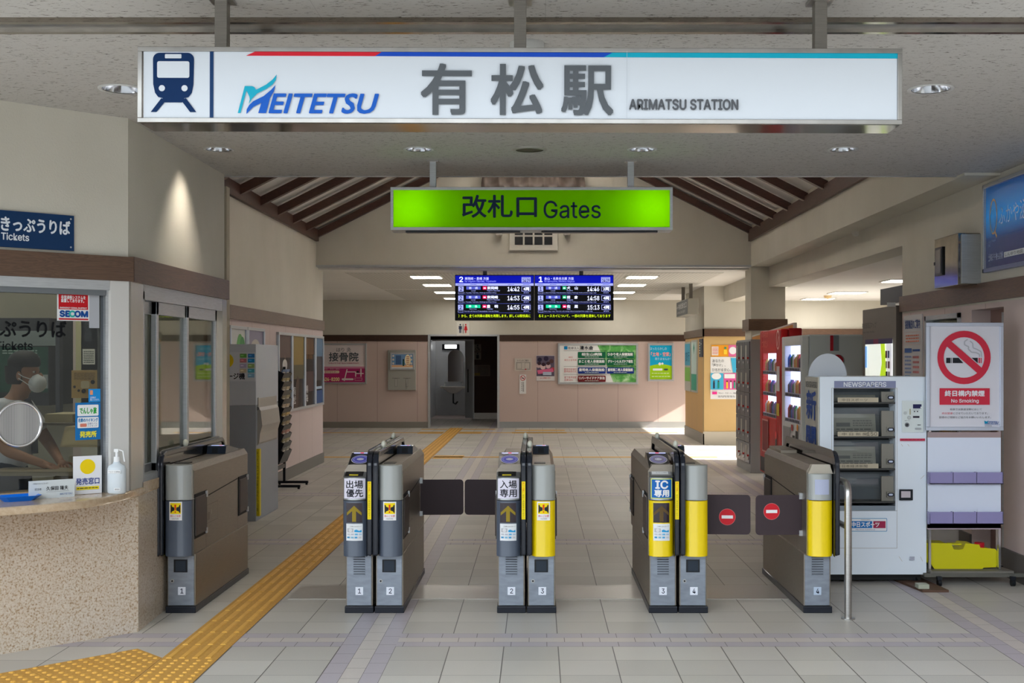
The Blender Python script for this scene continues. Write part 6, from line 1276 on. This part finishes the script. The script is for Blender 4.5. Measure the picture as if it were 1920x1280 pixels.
g5 = thing('ticket_gate', 'single yellow ticket gate numbered 4 beside the steel handrail', 'ticket gate', (1.76, (Yf+Yr)/2, 0), 'ticket gates')
xs = unit(g5, 1.674, 1.843, 1.690, 1.840, False, 'y', -1, '4', None, louver=True, caplabel=True); guard(g5, 1.843, 1.877)
leaf_open(g5, xs, -1, Yf+.20, .29, 4, True); leaf_stowed(g5, xs, -1, Yr-.27, Yr-.04)
# steel floor plates between the gates
MS = M(186,182,176,.36,.6)
for i,(xa_,xb_) in enumerate(((-1.66,-1.21),(-.84,-.26),(.12,.70),(1.07,1.67))):
    tag(MB().box(xa_,xb_,7.93,8.40,0,.003,MS).build('floor_plate'), 'steel floor plate in the %s lane between the gates' % ('first','second','third','fourth')[i], 'floor plate', 'steel floor plates in the gate lanes')
# ================================================================== TACTILE PAVING
def bar(mb, x0, x1, y0, y1, z, h=.005, ins=.006):
    b = [(x0,y0),(x1,y0),(x1,y1),(x0,y1)]; t = [(x0+ins,y0+ins),(x1-ins,y0+ins),(x1-ins,y1-ins),(x0+ins,y1-ins)]
    mb.add([(x,y,z) for x,y in b]+[(x,y,z+h) for x,y in t], [(4,5,6,7)]+[(i,(i+1)%4,4+(i+1)%4,4+i) for i in range(4)], TACT)
def dot(mb, x, y, z, r=.012, h=.005):
    n = 8; mb.add([(x+r*math.cos(2*math.pi*i/n), y+r*math.sin(2*math.pi*i/n), z) for i in range(n)]+[(x+r*.6*math.cos(2*math.pi*i/n), y+r*.6*math.sin(2*math.pi*i/n), z+h) for i in range(n)], [tuple(range(n,2*n))]+[(i,(i+1)%n,n+(i+1)%n,n+i) for i in range(n)], TACT)
ZTP = .003
mb = MB(); xa_, xb_ = -2.0, -1.70
mb.box(xa_,xb_,4.8,27.2,.0,ZTP,TBASE); y = 4.84
while y < 27.1:
    if y < 6.3 and y > 4.9 - .2:
        for i in range(5):
            for j in range(5): dot(mb, xa_+.03+i*.06, y+.03+j*.06, ZTP, .015)
    else:
        for i in range(4): bar(mb, xa_+.02+i*.07, xa_+.055+i*.07, y+.012, y+.288, ZTP)
    y += .3
struct(mb.build('tactile_paving'))
mb = MB(); O = Vector((-2.2, 6.573, 0)); du = Vector((-.714,-.70,0)).normalized(); dv = Vector((.70,-.714,0)).normalized()
def clipx(p):  # clip polygon to x < -2.005
    out = []; n = len(p)
    for i in range(n):
        a_, b_ = p[i], p[(i+1) % n]; ia, ib = a_.x <= -2.005, b_.x <= -2.005
        if ia: out.append(a_)
        if ia != ib: t = (-2.005-a_.x)/(b_.x-a_.x); out.append(a_+(b_-a_)*t)
    return out
for i in range(-1, 6):
    for j in range(0, 3):
        c0 = O+du*(i*.3)+dv*(j*.3); q_ = [c0+du*.002+dv*.002, c0+du*.298+dv*.002, c0+du*.298+dv*.298, c0+du*.002+dv*.298]
        if i < 0 and j == 0: continue
        pz_ = clipx(q_)
        if len(pz_) < 3: continue
        n = len(pz_); mb.add([Vector((v.x,v.y,0)) for v in pz_]+[Vector((v.x,v.y,ZTP)) for v in pz_], [tuple(range(n,2*n))]+[(k,(k+1)%n,n+(k+1)%n,n+k) for k in range(n)], TBASE)
        for a_ in range(5):
            for b_ in range(5):
                c1 = c0+du*(.03+a_*.06)+dv*(.03+b_*.06)
                if c1.x < -2.02: dot(mb, c1.x, c1.y, ZTP, .016)
struct(mb.build('tactile_paving_corner'))
mb = MB()
for yy, xe in ((19.3, 2.9), (25.6, 3.0)):
    mb.box(-8, -2.02, yy-.08, yy+.08, 0, ZTP, TACT); mb.box(-1.68, xe, yy-.08, yy+.08, 0, ZTP, TACT); mb.box(-1.68,-1.2,yy-.3,yy+.3,0,ZTP,TACT)
    if yy > 20:
        mb.box(-2.55,-2.02,yy-.3,yy+.3,0,ZTP,TACT)
        mb.box(-1.12,-.0,yy-.3,yy+.3,0,ZTP,TACT) if False else None
mb.box(-2.6,-2.02,26.7,26.9,0,ZTP,TACT).box(-1.68,-.95,26.7,26.9,0,ZTP,TACT).box(-.55,.62,25.4,25.8,0,ZTP,TACT).box(-.5,.6,26.3,26.6,0,ZTP,TACT)
struct(mb.build('tactile_paving_rear'))
